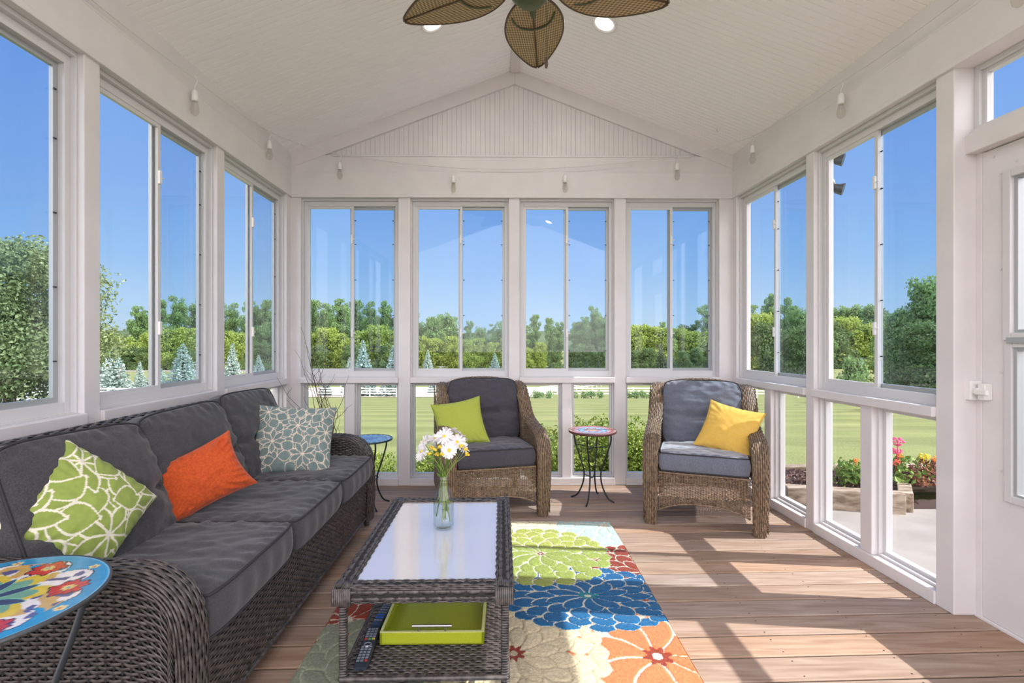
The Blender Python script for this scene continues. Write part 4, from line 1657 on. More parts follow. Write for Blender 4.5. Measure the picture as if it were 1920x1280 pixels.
for k, (x, y) in enumerate(fy):
    d = 1.86 + 0.02 * (k % 3)
    head = px(x, y, d)
    side = ['left', 'right'][x > 850]
    lab = {0: 'yellow floret second from the left edge, above its lower neighbour', 1: 'highest yellow floret left of centre', 2: 'yellow floret nearest the middle of the bunch', 3: 'leftmost and lowest yellow floret by the left daisies',
           4: 'low yellow floret below the left cluster', 5: 'uppermost yellow floret of the right cluster', 6: 'middle yellow floret of the right cluster', 7: 'lowest and rightmost yellow floret of the right cluster',
           8: 'yellow floret just above the leftmost one', 9: 'low yellow floret under the middle daisy'}[k]
    root = empty('yellow_floret', head, label=lab, cat='flower', group='yellow florets in the bottle')
    mb = MB()
    p = stem_path(head, k + 40, 0.09)
    mb.tube(p - np.array(head), 0.0012, 5)
    mb.build('stem', M['stem2'], root)
    mb = MB()
    for q in range(4):
        a = q * 1.7 + k
        mb.ball((0.0055 * math.cos(a) * (q > 0), 0.004 * math.sin(a), 0.0035 * math.sin(a * 2)), 0.0058, 6, sc=(1, 1, 0.8))
    mb.build('florets', M['button'], root)
# leaves of the bunch
mb = MB()
lr = random.Random(3)
for k in range(46):
    a = lr.uniform(0, 2 * PI)
    z0 = BZ + lr.uniform(0.20, 0.30)
    r0 = 0.008 + (z0 - BZ - 0.20) * 0.2
    c = np.array((BX + r0 * math.cos(a), BY + r0 * math.sin(a), z0))
    d = np.array((math.cos(a) * 0.5, math.sin(a) * 0.5, lr.uniform(0.4, 1.2)))
    d /= np.linalg.norm(d)
    s_ = np.cross(d, (math.sin(a), -math.cos(a), 0.3))
    s_ /= np.linalg.norm(s_)
    L = lr.uniform(0.018, 0.038)
    mb.add([c, c + d * L * 0.5 + s_ * 0.0045, c + d * L, c + d * L * 0.5 - s_ * 0.0045], [(0, 1, 2, 3)])
lf = mb.build('bouquet_leaves', M['stem'], smooth=False)
tag(lf, 'tuft of small green leaves around the flower stems above the bottle neck', 'leaves', kind='stuff')

# ------------------------------------------------------------------ side tables


def scroll_leg_table(name, c, r, h, label, colfn, legh=None, nl=4, rim=0.012, rimm=None, rot=0.0, leg_r=0.006, foot=None, res=(26, 110), flat=1.0, brace=True, legm='black'):
    root = empty(name, (c[0], c[1], 0), label=label, cat='table')
    mb = MB()
    rr = np.linspace(0.002, r, res[0])
    th = np.linspace(0, 2 * PI, res[1], endpoint=False)
    Rr, T = np.meshgrid(rr, th, indexing='ij')
    X, Y = Rr * np.cos(T + rot), Rr * np.sin(T + rot)
    mb.sheet(np.stack([X, Y, 0 * X + h], -1), 0, col=colfn(Rr / r, T), cv=True)
    mb.build('table_top', M['mosaic'], root)
    mb = MB()
    mb.lathe([(0.0, h - rim), (r - 0.004, h - rim), (r + 0.004, h - rim * 0.8), (r + 0.005, h - 0.003), (r + 0.002, h + 0.002), (r - 0.001, h + 0.0005)], (0, 0, 0), 72)
    mb.build('rim', rimm or M['black'], root)
    foot = foot or r * 0.95
    for k in range(nl):
        a = rot + PI / 4 + 2 * PI * k / nl
        prof = [(r * 0.80, h - rim), (r * 0.80, h * 0.86), (r * 0.58, h * 0.62), (r * 0.38, h * 0.42), (r * 0.42, h * 0.24), (r * 0.66, h * 0.07), (foot, 0.006)]
        P = catmull([(q * math.cos(a), q * math.sin(a), z) for q, z in prof], 8)
        mb = MB()
        mb.tube(P, leg_r, 8, flat=flat)
        mb.build('leg', M[legm], root)
    if brace:
        for k in range(2):
            a = rot + PI / 4 + PI / 2 * k
            for (q, z1, z0, dz_) in ((r * 0.72, 0.78, 0.74, 0.008), (r * 0.40, 0.36, 0.32, 0.006)):
                mb = MB()
                mb.tube([(q * math.cos(a), q * math.sin(a), h * z1), (0, 0, h * z0 + dz_ * k), (-q * math.cos(a), -q * math.sin(a), h * z1)], 0.0035, 6)
                mb.build('cross_brace', M['black'], root)
    else:
        mb = MB()
        th = np.linspace(0, 2 * PI, 40, endpoint=False)
        mb.tube(np.stack([r * 0.40 * np.cos(th), r * 0.40 * np.sin(th), 0 * th + h * 0.42], -1), 0.004, 6, closed=True)
        mb.build('leg_ring', M['black'], root)
    return root


def star(T, n, r0, r1, ph=0, p=1.0):
    return r0 + (r1 - r0) * np.abs(np.cos((T - ph) * n / 2)) ** p


def col_round(Rn, T):
    img = np.zeros(Rn.shape + (3,))
    img[:] = cl3(196, 128, 98)
    img[Rn < 0.93] = cl3(176, 96, 90)
    img[(Rn < 0.78)] = cl3(206, 150, 140)
    img[(Rn < 0.62)] = cl3(60, 96, 140)
    img[Rn < star(T, 12, 0.50, 0.60)] = cl3(150, 190, 214)
    img[Rn < star(T, 8, 0.28, 0.46)] = cl3(176, 70, 74)
    img[Rn < star(T, 8, 0.12, 0.26)] = cl3(214, 170, 100)
    ck = ((np.floor(T * 18 / PI).astype(int) + np.floor(Rn * 14).astype(int)) % 3 == 0)
    img[ck & (Rn > 0.62)] *= 0.62
    img[(Rn > 0.955)] = cl3(208, 170, 150)
    return img


def col_blue(Rn, T):
    img = np.zeros(Rn.shape + (3,))
    img[:] = cl3(92, 138, 180)
    ck = ((np.floor(T * 24 / PI).astype(int)) % 2 == 0) & (Rn > 0.84) & (Rn < 0.94)
    img[ck] = cl3(205, 205, 200)
    img[Rn > 0.95] = cl3(24, 56, 70)
    img[Rn < star(T, 8, 0.5, 0.76)] = cl3(116, 160, 198)
    img[Rn < star(T, 8, 0.2, 0.44)] = cl3(70, 110, 160)
    return img


def col_paint(Rn, T):
    X, Y = Rn * np.cos(T), Rn * np.sin(T)
    img = np.zeros(Rn.shape + (3,))
    img[:] = cl3(48, 140, 186)
    navy = cl3(34, 40, 66)
    wh = cl3(222, 216, 214)
    # white scalloped band, yellow star, teal and navy centre
    img[Rn < star(T, 10, 0.62, 0.86, 0.0, 0.6) + 0.015] = navy
    img[Rn < star(T, 10, 0.62, 0.86, 0.0, 0.6)] = wh
    bl = vnoise(X, Y, 9, 3) > 0.12
    img[bl & (Rn < 0.82) & (Rn > 0.45)] = cl3(196, 160, 90)
    bl = vnoise(X, Y, 11, 8) > 0.16
    img[bl & (Rn < 0.8) & (Rn > 0.4)] = cl3(90, 90, 130)
    img[Rn < star(T, 8, 0.40, 0.60, 0.3, 1.2)] = cl3(206, 182, 66)
    img[Rn < star(T, 8, 0.30, 0.47, 0.3, 1.2)] = cl3(110, 160, 140)
    for k in range(8):
        a = 2 * PI * k / 8 + 0.3
        petals(img, None, X, Y, (0, 0), 0.10, 0.36, 0.055, 8, 0.3 + PI / 8, cl3(60, 74, 110), cl3(120, 190, 170), 0.012)
        break
    img[Rn < 0.10] = cl3(190, 80, 60)
    reds = [cl3(190, 48, 40), cl3(196, 60, 52), cl3(180, 90, 140), cl3(186, 44, 44), cl3(196, 60, 52), cl3(190, 48, 40)]
    for k in range(6):
        a = 2 * PI * k / 6 + 0.25
        c = (0.70 * math.cos(a), 0.70 * math.sin(a))
        dx, dy = X - c[0], Y - c[1]
        rr = np.hypot(dx, dy)
        tt = np.arctan2(dy, dx)
        rad = 0.155 * (0.80 + 0.20 * np.abs(np.sin(tt * 2.5 + a)) + 0.10 * np.sin(tt * 9))
        img[rr < rad * 1.12] = navy
        img[rr < rad] = reds[k]
        img[(rr < rad) & (np.abs(np.sin(tt * 5 + 8 * rr)) < 0.25)] = reds[k] * 0.5
        img[rr < 0.055 * (0.8 + 0.3 * np.abs(np.sin(tt * 3)))] = cl3(212, 186, 110)
        img[rr < 0.02] = cl3(110, 160, 140)
    for k in range(6):
        a = 2 * PI * (k + 0.5) / 6 + 0.25
        c = (0.90 * math.cos(a), 0.90 * math.sin(a))
        rr = np.hypot(X - c[0], Y - c[1])
        tt = np.arctan2(Y - c[1], X - c[0])
        img[rr < 0.05 * (0.6 + 0.5 * np.abs(np.sin(tt * 2.5)))] = cl3(222, 206, 140)
        img[rr < 0.018] = cl3(200, 100, 60)
    img[Rn > 0.985] = cl3(110, 170, 205)
    return img


M['grey_metal'] = mat('grey_metal', (0.10, 0.11, 0.12), 0.35, metal=0.6)
scroll_leg_table('side_table', (0.607, 3.625), 0.175, 0.532, 'small round mosaic side table with curved black legs between the armchairs', col_round, rimm=mat('dark_terracotta_rim', (0.10, 0.035, 0.03), 0.5), rim=0.018, rot=0.35)
scroll_leg_table('side_table', (-1.045, 3.50), 0.166, 0.492, 'small blue topped side table between the sofa end and the back windows', col_blue, rimm=mat('dark_teal_rim', (0.012, 0.05, 0.06), 0.4), rim=0.012, rot=-0.15, brace=False)
fgt = scroll_leg_table('side_table', (-1.136, 1.006), 0.226, 0.650, 'round side table painted with red flowers on blue at the near sofa arm', col_paint, rimm=M['grey_metal'], rim=0.010, rot=0.2, res=(70, 300), brace=False, leg_r=0.012, flat=0.35, legm='grey_metal')

# ------------------------------------------------------------------ willow branches in a pot behind the sofa
root = empty('branch_arrangement', (-1.40, 3.66, 0), label='bare curly brown branches in a pot in the corner behind the sofa', cat='plant')
mb = MB()
mb.lathe([(0.0, 0.0), (0.085, 0.0), (0.115, 0.12), (0.105, 0.30), (0.07, 0.38), (0.078, 0.40), (0.068, 0.40), (0.06, 0.36), (0.0, 0.35)], (0, 0, 0), 28)
mb.build('pot', mat('dark_glazed_pot', (0.05, 0.045, 0.05), 0.3), root)
M['twig'] = mat('brown_twig', (0.075, 0.045, 0.035), 0.7)
lr = random.Random(11)
targets = [(560, 612), (583, 610), (548, 655), (520, 706), (575, 690), (600, 690), (607, 660), (622, 700), (649, 702), (592, 640), (612, 735), (662, 757), (568, 640), (540, 748), (618, 770), (634, 800), (590, 700), (628, 760), (574, 742), (600, 720)]
for k, (tx, ty) in enumerate(targets):
    tip = np.array(px(tx, ty, 3.66 + lr.uniform(-0.12, 0.12)))
    base = np.array((-1.40 + lr.uniform(-0.03, 0.03), 3.66 + lr.uniform(-0.03, 0.03), 0.36))
    n = 26
    t = np.linspace(0, 1, n)[:, None]
    bow = np.array((lr.uniform(-0.05, 0.05), lr.uniform(-0.03, 0.03), 0))
    P = base * (1 - t) + tip * t + bow * np.sin(PI * t) + (tip - base) * np.array((1, 1, 0)) * (t ** 1.6 - t) * 0.7
    f1, f2 = lr.uniform(2, 3.5), lr.uniform(4, 7)
    a = 0.014 * np.sin(PI * f1 * t + k) + 0.008 * np.sin(PI * f2 * t + 2 * k)
    P = P + np.concatenate([a, 0.6 * np.roll(a, 3), 0 * a], 1) * np.clip(t * 3, 0, 1)
    mb = MB()
    mb.tube(P, np.linspace(0.0032, 0.0010, n), 5)
    for s_ in range(lr.randint(1, 3)):
        i = lr.randint(9, 20)
        L = lr.uniform(0.06, 0.16)
        d = np.array((lr.uniform(-1, 1), lr.uniform(-0.4, 0.4), lr.uniform(0.3, 1.1)))
        d /= np.linalg.norm(d)
        tt = np.linspace(0, 1, 10)[:, None]
        Q = P[i] + d * L * tt + np.array((0.010, 0, 0)) * np.sin(tt * 7 + k)* tt
        mb.tube(Q, np.linspace(0.0016, 0.0008, 10), 5)
    o_b = mb.build('branch', M['twig'], root)
    o_b.matrix_parent_inverse = Matrix.Translation(root.location).inverted()

# ------------------------------------------------------------------ ceiling fan
FZ = 2.81
fan = empty('ceiling_fan', (0.080, 2.11, FZ), label='ceiling fan with five brown woven leaf shaped blades under the ridge', cat='fan')
M['blade'] = mat('woven_palm_blade', (0.2, 0.14, 0.06), 0.6)
m = M['blade']
t = nd(m, 'ShaderNodeTexCoord')
sp_ = nd(m, 'ShaderNodeSeparateXYZ')
lk(m, t.outputs['Object'], sp_.inputs[0])
ab = nd(m, 'ShaderNodeMath', operation='ABSOLUTE')
lk(m, sp_.outputs['Y'], ab.inputs[0])


def lin(m, a, ka, b, kb):
    x = nd(m, 'ShaderNodeMath', operation='MULTIPLY')
    x.inputs[1].default_value = ka
    lk(m, a, x.inputs[0])
    y = nd(m, 'ShaderNodeMath', operation='MULTIPLY_ADD')
    y.inputs[1].default_value = kb
    lk(m, b, y.inputs[0])
    lk(m, x.outputs[0], y.inputs[2])
    return y.outputs[0]


def sinn(m, a):
    s_ = nd(m, 'ShaderNodeMath', operation='SINE')
    lk(m, a, s_.inputs[0])
    return s_.outputs[0]


w1 = sinn(m, lin(m, sp_.outputs['X'], 150, ab.outputs[0], -200))
w2 = sinn(m, lin(m, sp_.outputs['X'], 190, ab.outputs[0], 330))
mlt = nd(m, 'ShaderNodeMath', operation='MULTIPLY')
lk(m, w1, mlt.inputs[0])
lk(m, w2, mlt.inputs[1])
mr_ = nd(m, 'ShaderNodeMapRange')
mr_.inputs['From Min'].default_value = -0.9
mr_.inputs['From Max'].default_value = 0.9
lk(m, mlt.outputs[0], mr_.inputs['Value'])
rp = nd(m, 'ShaderNodeValToRGB')
rp.color_ramp.elements[0].color = (0.13, 0.085, 0.035, 1)
rp.color_ramp.elements[1].color = (0.62, 0.46, 0.26, 1)
lk(m, mr_.outputs[0], rp.inputs[0])
lk(m, rp.outputs[0], P_(m).inputs['Base Color'])
b = nd(m, 'ShaderNodeBump', i_Strength=0.8, i_Distance=0.004)
lk(m, mr_.outputs[0], b.inputs['Height'])
lk(m, b.outputs[0], P_(m).inputs['Normal'])
M['blade_rim'] = mat('dark_brown_rim', (0.085, 0.055, 0.03), 0.5)
M['bronze'] = mat('weathered_bronze', (0.10, 0.12, 0.07), 0.45, metal=0.5)
bl_ang = [84.3 + 72 * k for k in range(5)]
for a in bl_ang:
    mb = MB()
    nu, nv = 34, 15
    xs_ = np.linspace(0.13, 0.668, nu)
    t_ = (xs_ - 0.13) / 0.538
    half = 0.148 * np.sin(PI * np.clip(t_ * 0.93 + 0.05, 0, 1) ** 0.80) ** 0.78
    half[-1] = 0.004
    v = np.linspace(-1, 1, nv)
    Z = lambda x, y: 0.018 * np.cos((x - 0.1) * 2.4) - 0.25 * y * 0.35 - 0.02
    for s_ in (1, -1):
        X = xs_[:, None] + 0 * v
        Y = half[:, None] * v
        G = np.stack([X, Y, Z(X, Y) + s_ * 0.003 - 0.010 * (v[None, :] ** 2)], -1)
        mb.sheet(G if s_ > 0 else G[:, ::-1], 0)
    b_ = mb.build('blade', M['blade'], fan)
    b_.rotation_euler = (0, 0, math.radians(a))
    mb = MB()
    for s_ in (1, -1):
        P = np.stack([xs_, s_ * half, Z(xs_, s_ * half) - 0.010], -1)
        mb.tube(P, 0.0055, 6)
    P = np.stack([xs_, 0 * xs_, Z(xs_, 0 * xs_) - 0.004], -1)
    mb.tube(P, 0.0045, 6)
    r_ = mb.build('blade_rim', M['blade_rim'], b_)
    mb = MB()
    mb.tube([(0.06, 0, 0.01), (0.15, 0, -0.012), (0.25, 0, -0.016)], [0.02, 0.016, 0.012], 8, flat=0.5)
    th = np.linspace(-0.9 * PI / 2, 0.9 * PI / 2, 14)
    mb.tube(np.stack([0.20 + 0.15 * np.cos(th) ** 0.7, 0.105 * np.sin(th), Z(0.25 + 0 * th, 0.1 * np.sin(th)) - 0.011], -1), 0.0045, 6)
    mb.build('blade_bracket', M['bronze'], b_)
mb = MB()
mb.lathe([(0.0, -0.13), (0.05, -0.125), (0.085, -0.09), (0.10, -0.04), (0.12, 0.0), (0.125, 0.05), (0.10, 0.10), (0.05, 0.12), (0.0, 0.12)], (0, 0, 0), 32)
mb.build('motor_housing', M['bronze'], fan)
mb = MB()
apex_fan = Z_APEX - 0.03 - FZ
mb.tube([(0.011, 0, 0.10), (0.011, 0, apex_fan)], 0.013, 12)
mb.lathe([(0.0, apex_fan - 0.09), (0.04, apex_fan - 0.085), (0.065, apex_fan - 0.03), (0.07, apex_fan), (0.0, apex_fan)], (0.011, 0, 0), 24)
mb.build('downrod', M['bronze'], fan)
mb = MB()
cx, cy = 0.072, 0.02
mb.tube([(cx, cy, -0.10), (cx, cy, -0.345)], 0.0012, 5)
mb.build('pull_chain', M['bronze'], fan)
mb = MB()
mb.lathe([(0.0, -0.40), (0.006, -0.395), (0.0085, -0.38), (0.006, -0.36), (0.002, -0.345), (0.0, -0.344)], (cx, cy, 0), 12)
mb.build('chain_pull', M['blade_rim'], fan)

# ------------------------------------------------------------------ recessed downlights
M['can'] = mat('white_baffle', (0.85, 0.84, 0.82), 0.35)
M['lamp'] = mat('lit_lamp', (1, 1, 1), 0.5)
P_(M['lamp']).inputs['Emission Color'].default_value = (1.0, 0.95, 0.88, 1)
P_(M['lamp']).inputs['Emission Strength'].default_value = 3.5
slope = (Z_APEX - Z_SPRING) / (XM(3.1) - XL(3.1))
CANW = 3.0
for (x, y, lab) in ((0.598, 3.109, 'round recessed ceiling light right of the fan, fully in view'), (-0.508, 3.10, 'round recessed ceiling light left of the fan, half behind a blade'),
                    (0.66, 1.45, 'added unseen ceiling light on the right slope nearer than the fan'), (-0.44, 1.45, 'added unseen ceiling light on the left slope nearer than the fan'),  # these two and the next two are unseen, added to light the room
                    (0.72, -0.1, 'added unseen ceiling light on the right slope behind the viewpoint'), (-0.38, -0.1, 'added unseen ceiling light on the left slope behind the viewpoint')):
    z = ztop(x, y)
    side = 1 if x > XM(y) else -1
    root = empty('recessed_light', (x, y, z), label=lab, cat='ceiling light', group='recessed ceiling lights')
    root.rotation_euler = (0, math.atan(slope) * side, 0)
    mb = MB()
    # flat trim ring, then the cup that seems to go up behind the ceiling boards
    mb.lathe([(0.086, -0.001), (0.084, -0.006), (0.073, -0.008), (0.069, -0.004), (0.0675, -0.001)], (0, 0, 0), 40)
    mb.build('trim_ring', M['can'], root)
    mb = MB()
    mb.lathe([(0.069, -0.005), (0.067, -0.003), (0.062, -0.0022)], (0, 0, 0), 40)
    mb.build('baffle', M['can'], root)
    mb = MB()
    mb.lathe([(0.0, -0.0022), (0.064, -0.0022)], (0, 0, 0), 40)
    mb.build('lamp_disc', M['lamp'], root)
    ld = bpy.data.lights.new('downlight_bulb', 'AREA')
    ld.shape = 'DISK'
    ld.size = 0.11
    ld.energy = CANW
    ld.color = (1.0, 0.96, 0.93)
    lo = bpy.data.objects.new('downlight_bulb', ld)
    C.objects.link(lo)
    lo.parent = root
    lo.location = (0, 0, -0.012)

# ------------------------------------------------------------------ string lights
cordm = mat('white_cord', (0.70, 0.68, 0.65), 0.5)
sl = empty('string_lights', (0, 3.9, 2.72), label='white cord of clear bulbs hung around the top of the walls', cat='string lights')
inv = Matrix.Translation(sl.location).inverted()
bulbs = [(-1.800, 1.00, 2.62), (-1.762, 2.667, 2.66), (-1.788, 3.54, 2.745), (-1.42, 3.955, 2.742), (-0.485, 3.965, 2.635), (0.44, 3.975, 2.640), (1.372, 3.985, 2.745), (1.815, 3.62, 2.745), (1.868, 2.726, 2.672), (1.90, 1.80, 2.66)]
hooks = [(-1.800, 0.2, 2.75)] + bulbs + [(1.95, 0.6, 2.74)]
P = []
for a, b_ in zip(hooks[:-1], hooks[1:]):
    a, b_ = np.array(a), np.array(b_)
    t_ = np.linspace(0, 1, 14, endpoint=False)[:, None]
    seg = a * (1 - t_) + b_ * t_
    if abs(a[2] - b_[2]) > 0.03 or abs(a[0] - b_[0]) > 0.6:
        sag = 0.012
    else:
        sag = 0.02
    seg[:, 2:] -= sag * 4 * t_ * (1 - t_)
    # stay on the room side of the beams
    seg[:, 0] = np.clip(seg[:, 0], XL(seg[:, 1]) + 0.022, XR(seg[:, 1]) - 0.022)
    P.append(seg)
P.append(np.array([hooks[-1]]))
mb = MB()
mb.tube(np.concatenate(P), 0.0028, 6)
o_ = mb.build('cord', cordm, sl)
o_.matrix_parent_inverse = inv
for k, b0 in enumerate(bulbs):
    mb = MB()
    x, y, z = b0
    x = min(max(x, XL(y) + 0.04), XR(y) - 0.04)
    mb.tube(catmull([(x, y, z + 0.012), (x + 0.012, y, z - 0.012), (x, y, z - 0.045), (x, y, z - 0.07)], 5), 0.0026, 6)
    mb.lathe([(0.0, -0.062), (0.010, -0.066), (0.0155, -0.078), (0.017, -0.10), (0.017, -0.122), (0.0145, -0.126), (0.0, -0.126)], (x, y, z), 16)
    so = mb.build('socket', M['plastic'], sl)
    so.matrix_parent_inverse = inv
    mb = MB()
    mb.lathe([(0.012, -0.124), (0.014, -0.136), (0.0205, -0.160), (0.0225, -0.176), (0.018, -0.195), (0.008, -0.205), (0.0, -0.2065)], (x, y, z), 18)
    bu = mb.build('bulb', M['bulb_glass'], so)
    mb = MB()
    mb.tube([(x - .004, y, z - 0.13), (x - .006, y, z - 0.165), (x, y, z - 0.18), (x + .006, y, z - 0.165), (x + .004, y, z - 0.13)], 0.0009, 4)
    fi = mb.build('filament', M['steel'], so)
# a bare cup hook left in the ceiling
mb = MB()
hx, hy = 1.60, 3.75
hz = ztop(hx, hy)
mb.tube(catmull([(hx, hy, hz + 0.004), (hx, hy, hz - 0.018), (hx + 0.008, hy, hz - 0.026), (hx + 0.014, hy, hz - 0.018)], 5), 0.0018, 6)
hk = mb.build('ceiling_hook', M['steel'])
tag(hk, 'small empty metal hook in the ceiling above the right armchair', 'hook')

# ------------------------------------------------------------------ outdoors: ground


def zt(x, y):
    y = np.asarray(y, float)
    x = np.asarray(x, float)
    base = np.interp(y, [-60, 5.5, 7.0, 58, 90, 190, 420, 900], [-0.32, -0.32, -0.42, -5.6, -7.1, -10.0, -10.6, -12])
    return base + 0 * x


M['lawn'] = mat('mown_lawn', (0.3, 0.35, 0.1), 0.95, spec=0.1)
m = M['lawn']
t = nd(m, 'ShaderNodeTexCoord')
n1 = nd(m, 'ShaderNodeTexNoise', i_Scale=0.9, i_Detail=9, i_Roughness=0.65)
mpn = nd(m, 'ShaderNodeMapping')
mpn.inputs['Scale'].default_value = (0.35, 1.0, 1)
lk(m, t.outputs['Object'], mpn.inputs[0])
lk(m, mpn.outputs[0], n1.inputs['Vector'])
r1 = nd(m, 'ShaderNodeValToRGB')
r1.color_ramp.elements[0].position = 0.30
r1.color_ramp.elements[1].position = 0.70
r1.color_ramp.elements[0].color = (0.155, 0.185, 0.066, 1)
r1.color_ramp.elements[1].color = (0.265, 0.275, 0.118, 1)
lk(m, n1.outputs['Fac'], r1.inputs[0])
wv = nd(m, 'ShaderNodeTexWave', i_Scale=0.11, i_Distortion=0.4)
wv.bands_direction = 'Y'
lk(m, t.outputs['Object'], wv.inputs['Vector'])
hv = nd(m, 'ShaderNodeHueSaturation')
mq = nd(m, 'ShaderNodeMapRange')
mq.inputs['To Min'].default_value = 0.90
mq.inputs['To Max'].default_value = 1.10
lk(m, wv.outputs['Fac'], mq.inputs['Value'])
lk(m, mq.outputs[0], hv.inputs['Value'])
lk(m, r1.outputs[0], hv.inputs['Color'])
lk(m, hv.outputs[0], P_(m).inputs['Base Color'])
n2 = nd(m, 'ShaderNodeTexNoise', i_Scale=30.0, i_Detail=3)
lk(m, t.outputs['Object'], n2.inputs['Vector'])
b = nd(m, 'ShaderNodeBump', i_Strength=0.6, i_Distance=0.03)
lk(m, n2.outputs['Fac'], b.inputs['Height'])
lk(m, b.outputs[0], P_(m).inputs['Normal'])
M['sand'] = mat('pink_sand', (0.55, 0.45, 0.37), 0.95)
noise_mix(M['sand'], (0.50, 0.40, 0.33), (0.64, 0.54, 0.46), 0.5, 6)
M['concrete'] = mat('concrete', (0.5, 0.45, 0.4), 0.9)
noise_mix(M['concrete'], (0.25, 0.228, 0.207), (0.315, 0.288, 0.262), 3.0, 8, bump=0.1, bscale=80, bdist=0.002)

ysg = np.unique(np.concatenate([np.linspace(-60, 4, 12), np.linspace(4, 12, 24), np.linspace(12, 70, 40), np.linspace(70, 900, 40)]))
xsg = np.unique(np.concatenate([np.linspace(-1100, -60, 14), np.linspace(-60, 60, 40), np.linspace(60, 1100, 14)]))
X, Y = np.meshgrid(xsg, ysg, indexing='ij')
mb = MB()
mb.sheet(np.stack([X, Y, zt(X, Y)], -1))
tag(mb.build('ground', M['lawn']), kind='structure')


def patch(name, poly_x, poly_y, m_, dz=0.04, nx=10, ny=10):
    mb = MB()
    u, v = np.meshgrid(np.linspace(0, 1, nx), np.linspace(0, 1, ny), indexing='ij')
    X = (poly_x[0] * (1 - u) + poly_x[1] * u) * (1 - v) + (poly_x[3] * (1 - u) + poly_x[2] * u) * v
    Y = (poly_y[0] * (1 - u) + poly_y[1] * u) * (1 - v) + (poly_y[3] * (1 - u) + poly_y[2] * u) * v
    mb.sheet(np.stack([X, Y, zt(X, Y) + dz], -1), 0)
    return tag(mb.build(name, m_), kind='structure')


patch('sand_ground', (-34, 3.0, 9, -34), (58.5, 58.5, 84, 84), M['sand'], 0.06, 8, 30)
patch('sand_ground', (-110, -42, -42, -120), (36, 40, 52, 50), M['sand'], 0.06, 8, 12)
patch('sand_ground', (-150, 30, 20, -150), (168, 168, 186, 186), M['sand'], 0.08, 8, 12)
mb = MB()
mb.box(2.10, 14, -8, 4.02, -0.5, -0.2)
mb.box(-9, 2.05, -9, -1.25, -0.5, -0.2)  # unseen slab added behind the camera to bounce light onto the ceiling
tag(mb.build('patio_and_bounce_ground', M['concrete'], smooth=False, bevel=0.01), kind='structure')
# far wooded hill
hm = mat('distant_wooded_hill', (0.05, 0.085, 0.045), 1.0)
noise_mix(hm, (0.035, 0.06, 0.035), (0.085, 0.13, 0.06), 0.08, 6)
mb = MB()
xs_ = np.linspace(-900, 900, 160)
G = np.zeros((160, 3, 3))
hh = 14 + 9 * fbm(xs_, xs_ * 0, 0.004, 2) + 2.0 * fbm(xs_, xs_ * 0, 0.06, 5) - 6 * np.clip((xs_ - 100) / 500, 0, 1)
G[:, 0] = np.stack([xs_, 0 * xs_ + 620, 0 * xs_ - 14], -1)
G[:, 1] = np.stack([xs_, 0 * xs_ + 640 + 0 * xs_, hh], -1)
G[:, 2] = np.stack([xs_, 0 * xs_ + 760, 0 * xs_ - 14], -1)
mb.sheet(G)
tag(mb.build('hill', hm), kind='structure')

# ------------------------------------------------------------------ foliage


def leaf_mat(name, c1, c2, c3=None, tr=0.25):
    m = bpy.data.materials.new(name)
    m.use_nodes = True
    p = P_(m)
    p.inputs['Roughness'].default_value = 0.6
    p.inputs['Specular IOR Level'].default_value = 0.25
    g = nd(m, 'ShaderNodeNewGeometry')
    r = nd(m, 'ShaderNodeValToRGB')
    r.color_ramp.elements[0].color = tuple(c1) + (1,)
    r.color_ramp.elements[1].color = tuple(c2) + (1,)
    if c3:
        e = r.color_ramp.elements.new(0.5)
        e.color = tuple(c3) + (1,)
    lk(m, g.outputs['Random Per Island'], r.inputs[0])
    lk(m, r.outputs[0], p.inputs['Base Color'])
    tb = nd(m, 'ShaderNodeBsdfTranslucent')
    lk(m, r.outputs[0], tb.inputs[0])
    mx = nd(m, 'ShaderNodeMixShader')
    mx.inputs[0].default_value = tr
    lk(m, p.outputs[0], mx.inputs[1])
    lk(m, tb.outputs[0], mx.inputs[2])
    lk(m, mx.outputs[0], m.node_tree.nodes['Material Output'].inputs[0])
    return m


M['lf_mid'] = leaf_mat('leaves_mid', (0.13, 0.23, 0.085), (0.32, 0.46, 0.20), (0.21, 0.34, 0.13), 0.35)
M['lf_yel'] = leaf_mat('leaves_yellow_green', (0.19, 0.28, 0.055), (0.47, 0.56, 0.15), (0.31, 0.41, 0.09), 0.35)
M['lf_dark'] = leaf_mat('leaves_dark', (0.09, 0.155, 0.065), (0.23, 0.32, 0.13), (0.14, 0.22, 0.085), 0.3)
M['lf_blue'] = leaf_mat('leaves_blue_spruce', (0.30, 0.40, 0.37), (0.66, 0.76, 0.70), (0.46, 0.57, 0.53), 0.2)
M['lf_oak'] = leaf_mat('leaves_grey_green', (0.15, 0.20, 0.09), (0.38, 0.44, 0.22), (0.25, 0.31, 0.14), 0.35)
M['lf_hedge'] = leaf_mat('hedge_leaves', (0.14, 0.20, 0.035), (0.46, 0.54, 0.13), (0.27, 0.36, 0.065))
M['bark'] = mat('bark', (0.14, 0.11, 0.085), 0.9)
noise_mix(M['bark'], (0.09, 0.07, 0.05), (0.20, 0.165, 0.13), 6, 6)
M['core'] = mat('inner_foliage', (0.035, 0.06, 0.02), 1.0)


